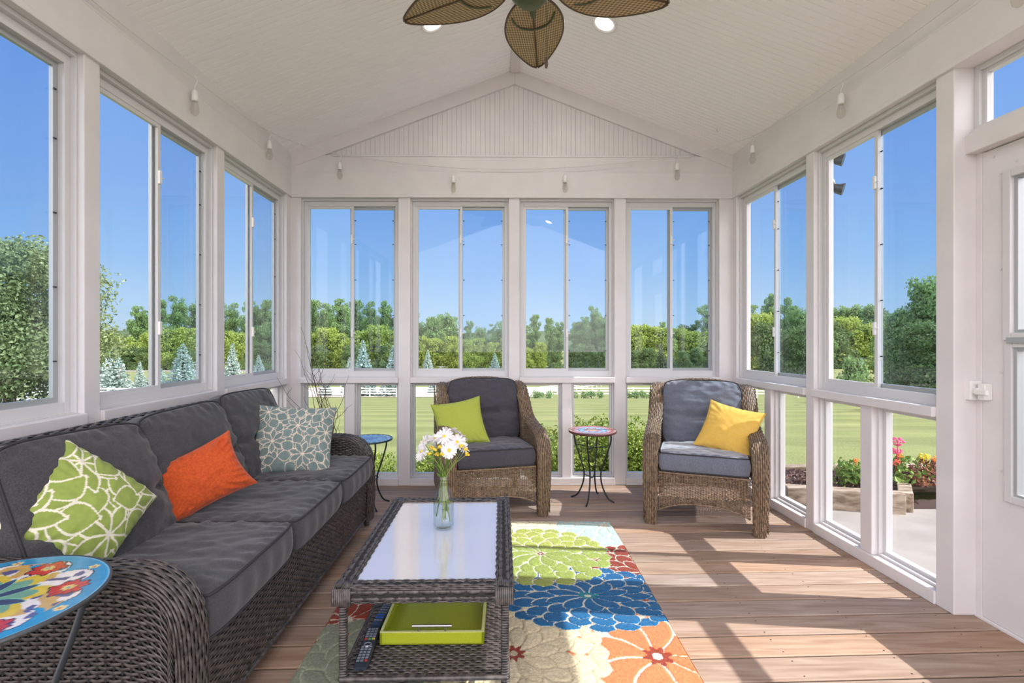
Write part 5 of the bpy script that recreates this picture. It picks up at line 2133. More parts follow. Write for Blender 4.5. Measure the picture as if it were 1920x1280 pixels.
def leaves(mb, P, N, size, mi=0, asp=0.7, jit=0.9, seed=0, k=2):
    """k bent leaf-sprays at every point"""
    lr = np.random.default_rng(seed)
    n = len(P)
    d = lr.normal(size=(n, 3)) * jit + N * 0.8
    d /= np.linalg.norm(d, axis=1)[:, None] + 1e-9
    a = lr.normal(size=(n, 3))
    a -= (a * d).sum(1)[:, None] * d
    a /= np.linalg.norm(a, axis=1)[:, None] + 1e-9
    b_ = np.cross(d, a)
    s_ = (size * (0.6 + 0.8 * lr.random(n)))[:, None]
    bend = d * s_ * 0.22
    V = np.stack([P - a * s_ * 0.5, P + b_ * s_ * asp * 0.42 + bend, P + a * s_ * 0.5, P - b_ * s_ * asp * 0.42 + bend * 0.4], 1)
    F_ = np.arange(n * 4).reshape(n, 4)
    mb.add(V.reshape(-1, 3), F_, mi)


def blob_points(blobs, n, seed, inner=0.55, flatten=1.0):
    lr = np.random.default_rng(seed)
    B = np.array(blobs, float)
    wgt = B[:, 3] ** 2
    idx = lr.choice(len(B), n, p=wgt / wgt.sum())
    d = lr.normal(size=(n, 3))
    d /= np.linalg.norm(d, axis=1)[:, None]
    r = B[idx, 3] * (inner + (1 - inner) * lr.random(n) ** 0.5)
    # lumpy surface
    r *= 1 + 0.22 * np.sin(d[:, 0] * 5 + idx) * np.sin(d[:, 2] * 6 + idx * 2)
    P = B[idx, :3] + d * r[:, None] * np.array([1, 1, flatten])
    return P, d


def crown(kind, H, W_, n, leaf, seed, inner=0.5, nb=26, lo=0.18):
    lr = np.random.default_rng(seed)
    blobs = []
    for i in range(nb):
        t_ = lr.random()
        z = H * (lo + (1 - lo) * t_)
        if kind == 'tall':
            env = W_ / 2 * (0.30 + 0.70 * math.sin(PI * min(1, (t_ * 0.82 + 0.14))))
        elif kind == 'round':
            env = W_ / 2 * math.sqrt(max(0.05, 1 - (t_ * 1.7 - 0.8) ** 2))
        elif kind == 'airy':
            env = W_ / 2 * (0.35 + 0.65 * math.sin(PI * min(1, t_ * 0.8 + 0.1)))
        else:
            env = W_ / 2 * (1 - 0.45 * t_ ** 2)
        a = lr.random() * 2 * PI
        rr = env * math.sqrt(lr.random()) * 0.85
        rad = W_ * (0.085 + 0.085 * lr.random()) * (1.15 if t_ < 0.7 else 0.9)
        blobs.append((rr * math.cos(a), rr * math.sin(a), min(z, H - rad * (0.9 if i else 0.6)), rad))
    nax = 7
    for i in range(nax):
        t_ = (i + 0.5) / nax * 0.86
        env = {'tall': 0.26 - 0.09 * t_, 'round': 0.30 * math.sqrt(max(0.1, 1 - (t_ * 1.7 - 0.75) ** 2)), 'airy': 0.17}.get(kind, 0.30 - 0.10 * t_)
        rad = W_ * env
        z = H * (lo + (1 - lo) * t_)
        blobs.append((lr.normal() * W_ * 0.05, lr.normal() * W_ * 0.05, min(z, H - rad * 0.95), rad))
    mb = MB()
    P, N = blob_points(blobs, n, seed + 1, inner, 0.85)
    P[:, 2] = np.maximum(P[:, 2], 0.05)
    leaves(mb, P, N, leaf, 0, seed=seed + 2)
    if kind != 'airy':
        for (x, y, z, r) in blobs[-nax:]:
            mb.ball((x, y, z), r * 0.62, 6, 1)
    return mb.build('foliage', [M['lf_mid'], M['core']], smooth=False)


def trunk(H, r, seed, nbr=5, lean=0.03):
    lr = random.Random(seed)
    mb = MB()
    top = np.array((lr.uniform(-lean, lean) * H, lr.uniform(-lean, lean) * H, H * 0.75))
    P = catmull([(0, 0, -0.3), top * 0.4 + np.array((lr.uniform(-r, r), 0, 0)), top * 0.75, top], 5)
    mb.tube(P, np.linspace(r, r * 0.25, len(P)), 8)
    for k in range(nbr):
        i = lr.randint(4, len(P) - 3)
        a = lr.uniform(0, 2 * PI)
        L = H * lr.uniform(0.14, 0.28)
        q = P[i] + np.array((math.cos(a) * L * 0.7, math.sin(a) * L * 0.7, L * 0.7))
        m_ = (P[i] + q) / 2 + np.array((0, 0, -0.04 * L))
        mb.tube(catmull([P[i], m_, q], 4), np.linspace(r * 0.42, r * 0.10, 9), 6)
    return mb.build('trunk', M['bark'])


def proto_tree(kind, matl, H, W_, n, leaf, seed, tr=0.35, lo=0.18, inner=0.5, nb=26):
    root = empty('deciduous_tree', (0, 0, 0))
    f = crown(kind, H, W_, n, leaf, seed, inner, nb, lo)
    f.data.materials[0] = matl
    f.parent = root
    t_ = trunk(H, tr, seed)
    t_.parent = root
    return root


protos = {
    'tall': [proto_tree('tall', M['lf_mid'], 25, 12, 15000, 0.60, s_, 0.35, 0.10, 0.4, 52) for s_ in (1, 2, 14)],
    'round': [proto_tree('round', M['lf_mid'], 18, 13, 13000, 0.55, s_, 0.35, 0.12, 0.4, 50) for s_ in (5, 15)],
    'yellow': [proto_tree('bush', M['lf_yel'], 12, 10.5, 9000, 0.50, s_, 0.2, 0.05, 0.45, 44) for s_ in (7, 8)],
    'airy': [proto_tree('airy', M['lf_mid'], 23, 9.5, 7000, 0.52, s_, 0.28, 0.18, 0.3, 34) for s_ in (9, 19)],
    'dark': [proto_tree('bush', M['lf_dark'], 14, 12, 9000, 0.55, 11, 0.3, 0.03, 0.45, 44)],
}


def spruce_proto(H, W_, seed, matl, n=3600):
    lr = np.random.default_rng(seed)
    root = empty('spruce_tree', (0, 0, 0))
    mb = MB()
    # whorls of drooping boughs, each bough carrying sprays of needles
    pts, nrm, siz = [], [], []
    z = H * 0.03
    while z < H * 0.99:
        f = 1 - z / H
        R_ = W_ / 2 * (0.06 + 0.94 * f ** 0.92)
        nb = max(5, int(13 * f + 5))
        ph = lr.random() * 6
        for k in range(nb):
            a = ph + 2 * PI * k / nb + lr.normal() * 0.15
            L = R_ * (0.72 + 0.36 * lr.random())
            dz0 = lr.normal() * H * 0.010
            m_ = max(6, int(n / 330 * (0.4 + f * 1.3)))
            t_ = lr.random(m_) ** 0.6
            rr = 0.03 + t_ * L
            w = (1.05 - t_) * L * 0.30 + 0.03
            off_ = lr.normal(size=m_) * w * 0.5
            zz = z + dz0 - 0.16 * rr + 0.20 * rr * t_ ** 2 - np.abs(lr.normal(size=m_)) * 0.06 * (H / 7)
            pts.append(np.stack([rr * math.cos(a) - off_ * math.sin(a), rr * math.sin(a) + off_ * math.cos(a), zz], -1))
            nrm.append(np.tile((0.5 * math.cos(a), 0.5 * math.sin(a), 0.9), (m_, 1)))
            siz.append(np.full(m_, H * 0.050 * (0.45 + 0.75 * f)))
        z += H * (0.020 + 0.016 * f)
    P, N, SZ = np.concatenate(pts), np.concatenate(nrm), np.concatenate(siz)
    lr2 = np.random.default_rng(seed + 5)
    n_ = len(P)
    rad = P * np.array((1, 1, 0))
    rad /= np.linalg.norm(rad, axis=1)[:, None] + 1e-6
    a = rad + lr2.normal(size=(n_, 3)) * 0.5
    a /= np.linalg.norm(a, axis=1)[:, None]
    d = N + lr2.normal(size=(n_, 3)) * 0.5
    b_ = np.cross(d, a)
    b_ /= np.linalg.norm(b_, axis=1)[:, None] + 1e-9
    s_ = (SZ * (0.6 + 0.7 * lr2.random(n_)))[:, None]
    V = np.stack([P - a * s_ * 0.5, P + b_ * s_ * 0.30, P + a * s_ * 0.6, P - b_ * s_ * 0.30], 1)
    mb.add(V.reshape(-1, 3), np.arange(n_ * 4).reshape(n_, 4), 0)
    zc = np.linspace(H * 0.03, H * 0.97, 8)
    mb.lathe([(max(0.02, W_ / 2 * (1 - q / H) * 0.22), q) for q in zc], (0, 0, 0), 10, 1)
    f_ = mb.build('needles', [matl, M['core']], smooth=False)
    f_.parent = root
    mb = MB()
    mb.tube([(0, 0, -0.2), (0, 0, H * 0.5), (0, 0, H * 0.99)], [H * 0.018, H * 0.011, 0.01], 8)
    t_ = mb.build('trunk', M['bark'])
    t_.parent = root
    return root


sp = [spruce_proto(7.0, 5.0, 3, M['lf_blue'], 5200), spruce_proto(7.0, 4.4, 4, M['lf_blue'], 5200)]
spd = spruce_proto(7.0, 4.6, 6, leaf_mat('leaves_dark_spruce', (0.05, 0.085, 0.06), (0.14, 0.2, 0.13), None, 0.1), 3000)

# every tree beyond the glass: (pixel x, pixel y of its top, depth, prototype, width factor)
TR = []


def where(px_):
    for a, b_, nm in ((-400, 110, 'first left window'), (110, 270, 'second left window, near pane'), (270, 395, 'second left window, far pane'), (395, 460, 'third left window, near pane'),
                      (460, 545, 'third left window, far pane'), (545, 664, 'first back window, left pane'), (664, 760, 'first back window, right pane'), (760, 866, 'second back window, left pane'),
                      (866, 962, 'second back window, right pane'), (962, 1062, 'third back window, left pane'), (1062, 1160, 'third back window, right pane'), (1160, 1257, 'fourth back window, left pane'),
                      (1257, 1375, 'fourth back window, right pane'), (1375, 1460, 'far right window, far pane'), (1460, 1530, 'far right window, near pane'), (1530, 1645, 'window by the door, far pane'),
                      (1645, 1800, 'window by the door, near pane'), (1800, 4000, 'glass of the door')):
        if a <= px_ < b_:
            return nm
    return 'window'


def put(proto, pxx, ytop, d, H0, wf=1.0, rz=0.0, desc='', zoff=0.0):
    x = (pxx - 960) / F * d
    zb = float(zt(x, d)) + zoff
    H = HC + (639 - ytop) / F * d - zb
    s_ = H / H0
    TR.append([proto, (x, d, zb), (s_ * wf, s_ * wf, s_), rz, desc, pxx, d])


T_ = protos
rr_ = random.Random(5)
tall = [(262, 572), (298, 560), (330, 553), (372, 560), (410, 560), (438, 566), (472, 562), (500, 560), (535, 566), (562, 564), (590, 560), (612, 566), (640, 558), (668, 560), (695, 563), (722, 562), (752, 570), (778, 573)]
for i, (x, y) in enumerate(tall):
    put(T_['tall'][i % 3], x, y, 205 + rr_.uniform(-6, 8), 25, rr_.uniform(0.62, 0.8), rr_.uniform(0, 6), 'tall mid green tree')
for i, (x, y, k, w) in enumerate([(815, 592, 'round', .7), (838, 585, 'round', .85), (800, 606, 'airy', .8), (880, 598, 'airy', .7), (900, 610, 'round', .6), (925, 606, 'airy', .8), (945, 600, 'round', .8), (968, 590, 'airy', .8), (985, 602, 'airy', 1.0),
                                  (1003, 588, 'tall', .62), (1030, 594, 'tall', .62), (1050, 600, 'airy', 1), (1082, 600, 'airy', 1.0), (1112, 572, 'tall', .66), (1094, 590, 'airy', 1.0), (1132, 588, 'airy', 1.1),
                                  (1155, 606, 'round', .8), (1240, 600, 'airy', .8), (1290, 606, 'dark', .9), (1326, 566, 'airy', 1.0), (1345, 582, 'dark', .8), (1365, 575, 'tall', .7)]):
    pr = T_[k][int(x) % len(T_[k])]
    put(pr, x, y, 200 + rr_.uniform(-6, 8), {'round': 18, 'airy': 23, 'tall': 25, 'dark': 14}[k], w, rr_.uniform(0, 6),
        {'round': 'round crowned green tree', 'airy': 'slender open green tree', 'tall': 'tall mid green tree', 'dark': 'dark green bushy tree'}[k])
yel = [(192, 628), (210, 622), (232, 630), (255, 640), (285, 622), (318, 615), (350, 612), (425, 618), (452, 622), (585, 622), (612, 612), (640, 622), (680, 618), (705, 606), (735, 616), (788, 628), (812, 632), (845, 628), (872, 634), (898, 632), (925, 640), (948, 632),
       (985, 650), (1012, 640), (1180, 608), (1200, 606), (1222, 610), (1245, 612), (1268, 612), (1292, 618), (1318, 620), (1345, 616)]
for i, (x, y) in enumerate(yel):
    put(T_['yellow'][i % 2], x, y, 188 + rr_.uniform(-4, 5), 12, rr_.uniform(0.85, 1.05), rr_.uniform(0, 6), 'bright yellow green bushy tree')
for i, (x, y) in enumerate([(240, 650), (270, 648), (345, 650), (480, 640), (505, 642), (540, 640), (600, 645), (570, 648), (660, 645), (720, 642), (755, 640), (1040, 655), (1075, 650), (1105, 645), (1130, 650), (1190, 655), (1215, 650), (1280, 655), (1305, 650), (1340, 648)]):
    put(T_['dark'][0], x, y, 182 + rr_.uniform(-2, 3), 14, rr_.uniform(1.1, 1.3), rr_.uniform(0, 6), 'low dark green bushy tree')
for (x, y, d, k, w) in [(1405, 570, 112, 'airy', .9), (1418, 585, 108, 'yellow', .9), (1447, 548, 112, 'tall', .62), (1440, 600, 104, 'dark', .9), (1478, 556, 114, 'tall', .7), (1500, 575, 108, 'round', .9), (1510, 605, 100, 'dark', 1.), (1540, 590, 120, 'tall', .8),
                        (1578, 572, 250, 'round', .9), (1610, 568, 245, 'round', 1.), (1640, 575, 240, 'dark', 1.), (1580, 592, 205, 'yellow', 1.15), (1612, 610, 205, 'round', 1.0), (1560, 600, 200, 'dark', 1.1), (1640, 605, 200, 'yellow', 1.),
                        (1690, 575, 80, 'round', .8), (1752, 512, 76, 'round', .72), (1722, 600, 66, 'dark', 1.0), (1790, 530, 78, 'tall', .8), (1668, 615, 90, 'yellow', 1.), (1760, 600, 62, 'dark', 1.0),
                        (1850, 520, 70, 'round', .9), (1925, 440, 48, 'round', .8), (1905, 560, 60, 'yellow', 1.0), (1990, 430, 46, 'tall', .8)]:
    pr = T_[k][int(x) % len(T_[k])]
    put(pr, x, y, d, {'round': 18, 'airy': 23, 'tall': 25, 'dark': 14, 'yellow': 12}[k], w, rr_.uniform(0, 6),
        {'round': 'round crowned green tree', 'airy': 'slender open green tree', 'tall': 'tall green tree', 'dark': 'low dark green bushy tree', 'yellow': 'bright yellow green bushy tree'}[k])
for (x, y) in [(130, 600), (60, 600), (10, 590), (160, 618), (-60, 590)]:
    put(T_['round'][0], x, y, 200, 18, 1.0, 1.0, 'round crowned green tree')
# spruces
for i, (x, y, d, w, k) in enumerate([(214, 646, 52, 1.0, 0), (192, 655, 70, 1.0, 1), (343, 642, 50, 1.05, 0), (292, 660, 56, .95, 1), (262, 676, 62, .8, 1), (436, 642, 62, .85, 1), (485, 664, 115, 1.0, 0), (681, 636, 61, .85, 1), (738, 646, 61, .85, 0), (655, 668, 66, .8, 1),
                                     (802, 655, 150, .9, 0), (928, 660, 155, 1.1, 1), (812, 700, 64, 1.0, 0), (610, 700, 62, 1.15, 1)]):
    put(sp[k], x, y, d, 7.0, w, i * 1.3, 'blue grey spruce')
for i, (x, y, d, w) in enumerate([(1240, 640, 170, .8), (1258, 648, 165, .8), (1080, 668, 172, .9), (1100, 672, 172, .9), (1122, 670, 172, .9), (1142, 668, 172, .9), (1032, 672, 172, .7), (1330, 655, 168, .9)]):
    put(spd, x, y, d, 7.0, w, i * 1.7, 'dark green spruce')

# labels: kind, pane it is seen through, order from the left
cnt = {}
for r in TR:
    cnt.setdefault((r[4], where(r[5])), []).append(r)
ordn = ['leftmost', 'second leftmost', 'third leftmost', 'fourth leftmost', 'fifth leftmost', 'sixth leftmost', 'seventh leftmost', 'eighth leftmost', 'ninth leftmost']
gname = {'spruce': 'spruces beyond the lawn'}
used_p = set()
for (desc, wh_), rs in cnt.items():
    rs.sort(key=lambda r: r[5])
    for i, r in enumerate(rs):
        proto = r[0]
        if id(proto) in used_p:
            o = copy_tree(proto)
        else:
            used_p.add(id(proto))
            o = proto
        o.location = r[1]
        o.scale = r[2]
        o.rotation_euler = (0, 0, r[3])
        lab = desc + ' seen through the ' + wh_
        if len(rs) > 1:
            lab = ordn[i] + ' ' + desc + ' in the ' + wh_
        tag(o, lab, 'tree', 'spruces beyond the lawn' if 'spruce' in desc else 'trees of the far woodland')

# the large tree by the first left window
bt_ = proto_tree('airy', M['lf_oak'], 11.0, 12.5, 42000, 0.24, 44, 0.32, 0.12, 0.25, 70)
x_, y_ = -34.6, 31.5
bt_.location = (x_ + 1.6, y_, float(zt(x_, y_)))
bt_.name = 'shade_tree'
tag(bt_, 'big grey green shade tree filling the first left window', 'tree')
ot = proto_tree('round', M['lf_mid'], 13, 11, 7000, 0.45, 71, 0.3, 0.12, 0.4, 40)
ot.location = (30.5, 19.5, float(zt(30.5, 19.5)))
ot.name = 'lawn_tree'
tag(ot, 'tree past the right edge of the view casting its shadow on the lawn', 'tree')
# shrub on the right hand lawn
sh = proto_tree('bush', M['lf_mid'], 2.2, 2.4, 2600, 0.20, 51, 0.05, 0.05)
x_, d_ = (1602 - 960) / F * 34, 34
sh.location = (x_, d_, float(zt(x_, d_)))
sh.scale = (1, 1, 1.5)
sh.name = 'lawn_shrub'
tag(sh, 'light green shrub alone on the lawn outside the right wall window by the door', 'shrub')

# hedge bushes right behind the back wall, each its own shrub


def bush(x, y, w, dpt, h, z0, n, seed, leaf, label, name='hedge_shrub', matl='lf_hedge', group='hedge shrubs behind the back wall'):
    lr = np.random.default_rng(seed)
    root = empty(name, (x, y, z0), label=label, cat='shrub', group=group)
    mb = MB()
    k = 16
    blobs = []
    for i in range(k):
        r = h * (0.20 + 0.14 * lr.random())
        blobs.append((lr.uniform(-w / 2 + r * .6, w / 2 - r * .6), lr.uniform(-dpt / 2 + r * 0.6, dpt / 2 - r * 0.6), lr.uniform(r * .6, h - r * 0.95), r))
    P, N = blob_points(blobs, n, seed, 0.6)
    P[:, 2] = np.maximum(P[:, 2], 0.03)
    leaves(mb, P, N, leaf, 0, 0.62, seed=seed + 1)
    o = mb.build('foliage', M[matl], root, smooth=False)
    mb = MB()
    for i in range(7):
        b_ = blobs[i * 2]
        mb.tube(catmull([(b_[0] * 0.3, b_[1] * 0.3, -0.05), (b_[0] * 0.7, b_[1] * 0.7, b_[2] * 0.5), b_[:3]], 4), np.linspace(0.012, 0.004, 9), 5)
    mb.build('branches', M['bark'], root)
    return root


labs = ['hedge shrub outside the third back window, right of the left armchair', 'hedge shrub directly behind the small table between the armchairs', 'hedge shrub outside the fourth back window, left of the right armchair', 'hedge shrub behind the right armchair',
        'hedge shrub in the outside corner beyond the right armchair']
for i, (x, w, h) in enumerate([(0.62, 0.85, 0.92), (1.18, 0.85, 0.95), (1.72, 0.85, 0.90), (2.25, 0.8, 0.88)]):
    bush(x, 5.35 + 0.06 * (i % 2), w, 0.75, h, -0.62, 7500, 60 + i, 0.040, labs[i])
for i, (x, w, h, lab) in enumerate([(-1.95, 0.8, 0.60, 'low shrub outside the first back window behind the willow branches'), (-1.35, 0.85, 0.66, 'low shrub outside the first back window behind the blue table'), (-0.80, 0.8, 0.62, 'low shrub outside the second back window, left of the flowers'),
                                    (-0.28, 0.8, 0.66, 'low shrub hidden mostly behind the left armchair'), (0.15, 0.7, 0.70, 'low shrub outside between the left armchair and the taller hedge')]):
    bush(x, 5.30, w, 0.7, h, -0.60, 5500, 80 + i, 0.038, lab)
# row of young shrubs along the near fence
yp = [(1003, 'leftmost'), (1012, 'second'), (1031, 'third'), (1075, 'fourth'), (1096, 'fifth'), (1110, 'sixth'), (1128, 'seventh'), (1178, 'eighth'), (1192, 'ninth'), (1207, 'tenth'), (1221, 'rightmost')]
for i, (x, od) in enumerate(yp):
    d = 54.5 - 0.10 * i
    xx = (x - 960) / F * d
    bush(xx, d, 0.9, 0.9, 0.95, float(zt(xx, d)), 160, 100 + i, 0.22, od + ' young shrub in the row before the near white fence', 'young_shrub', 'lf_mid', 'young shrubs along the near fence')

# ------------------------------------------------------------------ fences
M['fence'] = mat('white_fence_paint', (0.82, 0.82, 0.80), 0.5)


def fence(p0, p1, step, h, rails, label, w=0.12, rw=0.14):
    p0, p1 = np.array(p0, float), np.array(p1, float)
    L = np.linalg.norm(p1 - p0)
    n = max(2, int(L / step))
    root = empty('rail_fence', (p0[0], p0[1], float(zt(*p0))), label=label, cat='fence')
    inv = Matrix.Translation(root.location).inverted()
    pts = [p0 + (p1 - p0) * i / n for i in range(n + 1)]
    d = (p1 - p0) / L
    q = np.array([-d[1], d[0]])
    pm = None
    for i, p in enumerate(pts):
        z = float(zt(*p))
        if pm is None:
            mb = MB()
            mb.box(-w / 2, w / 2, -w / 2, w / 2, -0.2, h)
            mb.add([(-w / 2, -w / 2, h), (w / 2, -w / 2, h), (w / 2, w / 2, h), (-w / 2, w / 2, h), (0, 0, h + w * 0.5)], [(0, 1, 4), (1, 2, 4), (2, 3, 4), (3, 0, 4)])
            o = mb.build('post', M['fence'], root, smooth=False)
            pm = o
        else:
            o = pm.copy()
            C.objects.link(o)
            o.parent = root
        o.location = (p[0], p[1], z)
        o.matrix_parent_inverse = inv
    for k in range(rails):
        zr = h * (0.93 - k * 0.78 / rails)
        mb = MB()
        G = np.zeros((n + 1, 4, 3))
        for i, p in enumerate(pts):
            z = float(zt(*p)) + zr
            for j, (a, b_) in enumerate(((-0.03, -rw / 2), (0.03, -rw / 2), (0.03, rw / 2), (-0.03, rw / 2))):
                G[i, j] = (p[0] + q[0] * (a - 0.06), p[1] + q[1] * (a - 0.06), z + b_)
        mb.sheet(G, cv=True)
        o = mb.build('rail', M['fence'], root, smooth=False)
        o.matrix_parent_inverse = inv
    return root


fence((2.4, 58.0), (34, 57.0), 2.4, 1.25, 3, 'near white rail fence beyond the lawn, seen under the sill at right')
fence((2.4, 58.2), (-34, 59.5), 3.2, 1.15, 3, 'white rail fence along the near side of the sand arena')
fence((2.6, 59), (16, 86), 2.6, 1.2, 3, 'white rail fence slanting away along the right side of the sand arena')
fence((-185, 190), (50, 190), 3.0, 1.45, 3, 'long distant white rail fence at the foot of the woodland', 0.16, 0.20)
fence((-47, 46.5), (-36.5, 46.5), 2.4, 1.15, 3, 'short white rail fence beside the big shade tree at left', 0.14, 0.16)
fence((-75, 70), (-30, 84), 3.0, 1.2, 3, 'white rail fence behind the blue spruces outside the left wall')

# ------------------------------------------------------------------ red barn
bx_, by_ = (193 - 960) / F * 118, 118.0
bz_ = float(zt(bx_, by_))
barn = empty('barn', (bx_, by_, bz_), math.radians(20), label='small red barn with white trim and pale roof beside the blue spruces', cat='barn')
M['barn_red'] = mat('barn_red', (0.62, 0.08, 0.06), 0.7)
mb = MB()
w, dp, h, ap = 2.6, 4.0, 2.9, 4.6
mb.box(-w, w, -dp, dp, -0.5, h)
mb.add([(-w, -dp, h), (w, -dp, h), (0, -dp, ap), (-w, dp, h), (w, dp, h), (0, dp, ap)], [(0, 1, 2), (4, 3, 5)])
mb.build('wall', M['barn_red'], barn, smooth=False)
mb = MB()
for s_ in (-1, 1):
    mb.add([(s_ * (w + .35), -dp - .4, h - .15), (0, -dp - .4, ap + .1), (0, dp + .4, ap + .1), (s_ * (w + .35), dp + .4, h - .15), (s_ * (w + .35), -dp - .4, h + .05), (0, -dp - .4, ap + .32), (0, dp + .4, ap + .32), (s_ * (w + .35), dp + .4, h + .05)],
           [(0, 1, 2, 3), (4, 5, 6, 7), (0, 1, 5, 4), (3, 2, 6, 7), (0, 3, 7, 4)])
mb.build('roof', mat('pale_metal_roof', (0.62, 0.66, 0.72), 0.4), barn, smooth=False)
mb = MB()
mb.box(-0.95, 0.75, -dp - 0.05, -dp + 0.1, 0, 2.2)
mb.build('doorway', mat('dark_doorway', (0.05, 0.02, 0.02), 0.9), barn, smooth=False)
for s_ in (-1, 1):
    mb = MB()
    mb.box(s_ * w - 0.12, s_ * w + 0.12, -dp - 0.06, -dp + 0.06, -0.3, h)
    mb.build('corner_trim', M['fence'], barn, smooth=False)

# ------------------------------------------------------------------ flower bed by the patio
M['timber'] = mat('weathered_timber', (0.3, 0.23, 0.16), 0.9)
noise_mix(M['timber'], (0.17, 0.12, 0.08), (0.42, 0.34, 0.26), 8, 6, stretch=(0.6, 4, 4), bump=0.3)


def timber(p0, p1, z0, z1, w, label):
    p0, p1 = np.array(p0, float), np.array(p1, float)
    d = (p1 - p0) / np.linalg.norm(p1 - p0)
    q = np.array([-d[1], d[0]]) * w / 2
    V = []
    for z in (z0, z1):
        for p in (p0 - q, p1 - q, p1 + q, p0 + q):
            V.append((p[0], p[1], z))
    mb = MB()
    mb.add(V, [(3, 2, 1, 0), (4, 5, 6, 7), (0, 1, 5, 4), (1, 2, 6, 5), (2, 3, 7, 6), (3, 0, 4, 7)])
    o = mb.build('landscape_timber', M['timber'], smooth=False, bevel=0.008)
    tag(o, label, 'timber', 'timbers around the flower bed')


timber((2.35, 4.13), (3.20, 3.93), -0.22, -0.035, 0.11, 'front timber of the flower bed, nearest the glass')
timber((3.24, 3.95), (3.46, 4.24), -0.22, -0.045, 0.10, 'short slanted timber at the patio corner of the flower bed')
timber((2.45, 4.80), (6.2, 4.86), -0.30, -0.040, 0.12, 'back timber of the flower bed along the lawn')
M['mulch'] = mat('mulch_base', (0.05, 0.03, 0.025), 1.0)
mb = MB()
mb.add([(2.3, 4.16, -0.085), (3.22, 3.99, -0.085), (3.44, 4.27, -0.09), (6.2, 4.32, -0.15), (6.2, 4.82, -0.07), (2.45, 4.78, -0.07)], [(0, 1, 2, 3, 4, 5)])
mb.add([(2.3, 4.05, -0.3), (6.2, 4.05, -0.3), (6.2, 4.33, -0.16), (3.44, 4.24, -0.20)], [(0, 1, 2, 3)])
tag(mb.build('bed_ground', M['mulch'], smooth=False), kind='structure')
mb = MB()
lr = np.random.default_rng(9)
n = 5200
P = np.stack([lr.uniform(2.35, 5.4, n), lr.uniform(4.0, 4.78, n), 0 * lr.random(n)], -1)
keep = (P[:, 1] > 4.12 - (P[:, 0] - 2.4) * 0.19) & ((P[:, 0] < 3.25) | (P[:, 1] > 4.0 + np.clip((P[:, 0] - 3.24) * 1.32, 0, 0.28)))
P = P[keep]
P[:, 2] = -0.075 + 0.015 * lr.random(len(P)) - np.clip((4.4 - P[:, 1]) * 0.12, 0, 0.05)
leaves(mb, P, np.tile((0, 0, 1.0), (len(P), 1)), 0.045, 0, 0.4, jit=0.7, seed=4)
tag(mb.build('mulch', leaf_mat('bark_chips', (0.05, 0.022, 0.02), (0.34, 0.22, 0.18), (0.15, 0.085, 0.07), 0.0), smooth=False), 'dark red brown bark mulch covering the flower bed', 'mulch', kind='stuff')


def bedding(x, y, h, w, n, leafm, leaf, blooms, label, seed, name='bedding_plant'):
    z0 = -0.08
    root = empty(name, (x, y, z0), label=label, cat='plant', group='plants of the flower bed')
    lr = np.random.default_rng(seed)
    mb = MB()
    P = np.stack([lr.normal(0, w * 0.32, n), lr.normal(0, w * 0.32, n), lr.uniform(0.01, h, n)], -1)
    N = np.tile((0, 0, 0.6), (n, 1)) + P * np.array((3, 3, 0))
    leaves(mb, P, N, leaf, 0, 0.55, seed=seed)
    mb.build('foliage', leafm, root, smooth=False)
    mb = MB()
    for k in range(6):
        a = k * 1.1
        mb.tube([(0, 0, 0), (0.3 * w * math.cos(a) * 0.5, 0.3 * w * math.sin(a) * 0.5, h * 0.9)], 0.004, 5)
    mb.build('stem', M['stem'], root)
    for (dx, dy, dz_, r, cm) in blooms:
        mb = MB()
        for k in range(26):
            v = lr.normal(size=3)
            v /= np.linalg.norm(v)
            c = np.array((dx, dy, dz_)) + v * r * np.array((1, 1, 0.75))
            mb.ball(c, r * 0.30, 4, sc=(1, 1, 0.6))
        mb.tube([(dx * 0.5, dy * 0.5, h * 0.4), (dx, dy, dz_)], 0.004, 5)
        mb.build('bloom', cm, root)
    return root


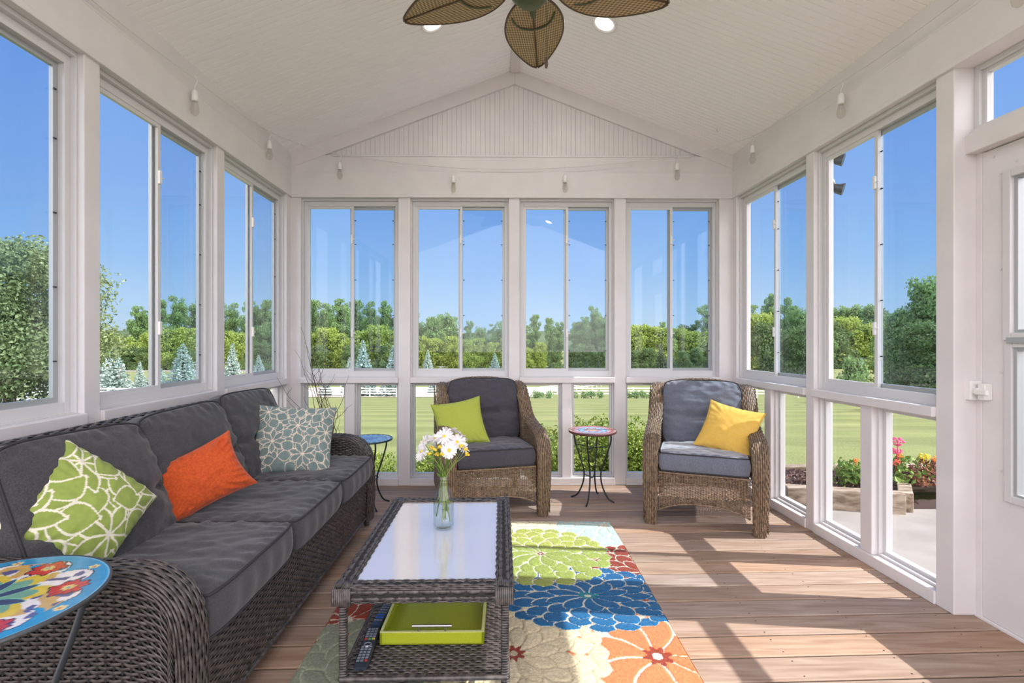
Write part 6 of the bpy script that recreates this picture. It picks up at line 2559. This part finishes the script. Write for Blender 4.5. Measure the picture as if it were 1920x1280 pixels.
pk = mat('pink_bloom', (0.80, 0.10, 0.26), 0.7)
rd = mat('coral_red_bloom', (0.80, 0.13, 0.08), 0.7)
og = mat('orange_bloom', (0.85, 0.27, 0.05), 0.7)
yl = mat('yellow_bloom', (0.85, 0.66, 0.03), 0.7)
col_l = leaf_mat('coleus_leaves', (0.16, 0.05, 0.04), (0.42, 0.22, 0.10), (0.25, 0.10, 0.07), 0.1)
bl_ = leaf_mat('bedding_leaves', (0.10, 0.19, 0.04), (0.34, 0.46, 0.13), (0.2, 0.31, 0.07), 0.2)
bedding(3.05, 4.28, 0.20, 0.30, 260, bl_, 0.06, [(0.02, 0, 0.22, 0.022, og), (0.14, 0, 0.21, 0.02, rd)], 'leafy green plant with small red blooms outside the window by the door', 1)
bedding(2.84, 4.32, 0.15, 0.10, 30, bl_, 0.04, [(0.0, 0, 0.24, 0.032, rd)], 'lone coral red bloom at the left of the flower bed', 2)
bedding(3.48, 4.34, 0.24, 0.24, 240, bl_, 0.065, [(-0.01, -0.02, 0.38, 0.045, pk), (0.0, 0, 0.29, 0.035, pk), (-0.06, -0.06, 0.20, 0.034, rd), (0.01, -.02, 0.255, 0.022, og)], 'tall plant with magenta pink and coral blooms in the flower bed', 3)
bedding(3.86, 4.46, 0.17, 0.24, 150, col_l, 0.055, [(-0.04, 0.0, 0.215, 0.032, yl), (0.0, 0, 0.21, 0.026, yl), (0.07, 0, 0.19, 0.03, og)], 'dark red leaved plant with yellow and orange blooms in the flower bed', 4)
bedding(3.66, 4.30, 0.08, 0.18, 90, col_l, 0.045, [], 'small low red leaved plant at the front of the flower bed', 5)
bedding(4.12, 4.42, 0.17, 0.18, 130, bl_, 0.06, [(-0.02, 0, 0.17, 0.02, og)], 'green plant at the right end of the visible flower bed', 6)

# double floodlight under the right eave
fl = empty('flood_light', (2.21, 3.32, 2.58), label='double floodlight under the eave outside the window by the door', cat='outdoor light')
mb = MB()
mb.tube([(0, 0, 0.08), (0, 0, -0.05)], 0.028, 12)
mb.build('mount', M['grey_metal'], fl)
for (dx, dz_, an) in ((0.0, -0.10, 0.7), (0.0, -0.30, -0.6)):
    mb = MB()
    P = [np.array((dx, 0, dz_ + 0.05)), np.array((dx + 0.01, 0, dz_)), np.array((dx + 0.03, -0.02, dz_ - 0.03)), np.array((dx + 0.055, -0.04, dz_ - 0.04))]
    mb.tube(P, [0.012, 0.018, 0.034, 0.042], 14)
    mb.build('lamp_head', M['grey_metal'], fl)
mb = MB()
mb.tube([(0, 0, -0.05), (0, 0, -0.27)], 0.009, 8)
mb.build('arm', M['grey_metal'], fl)
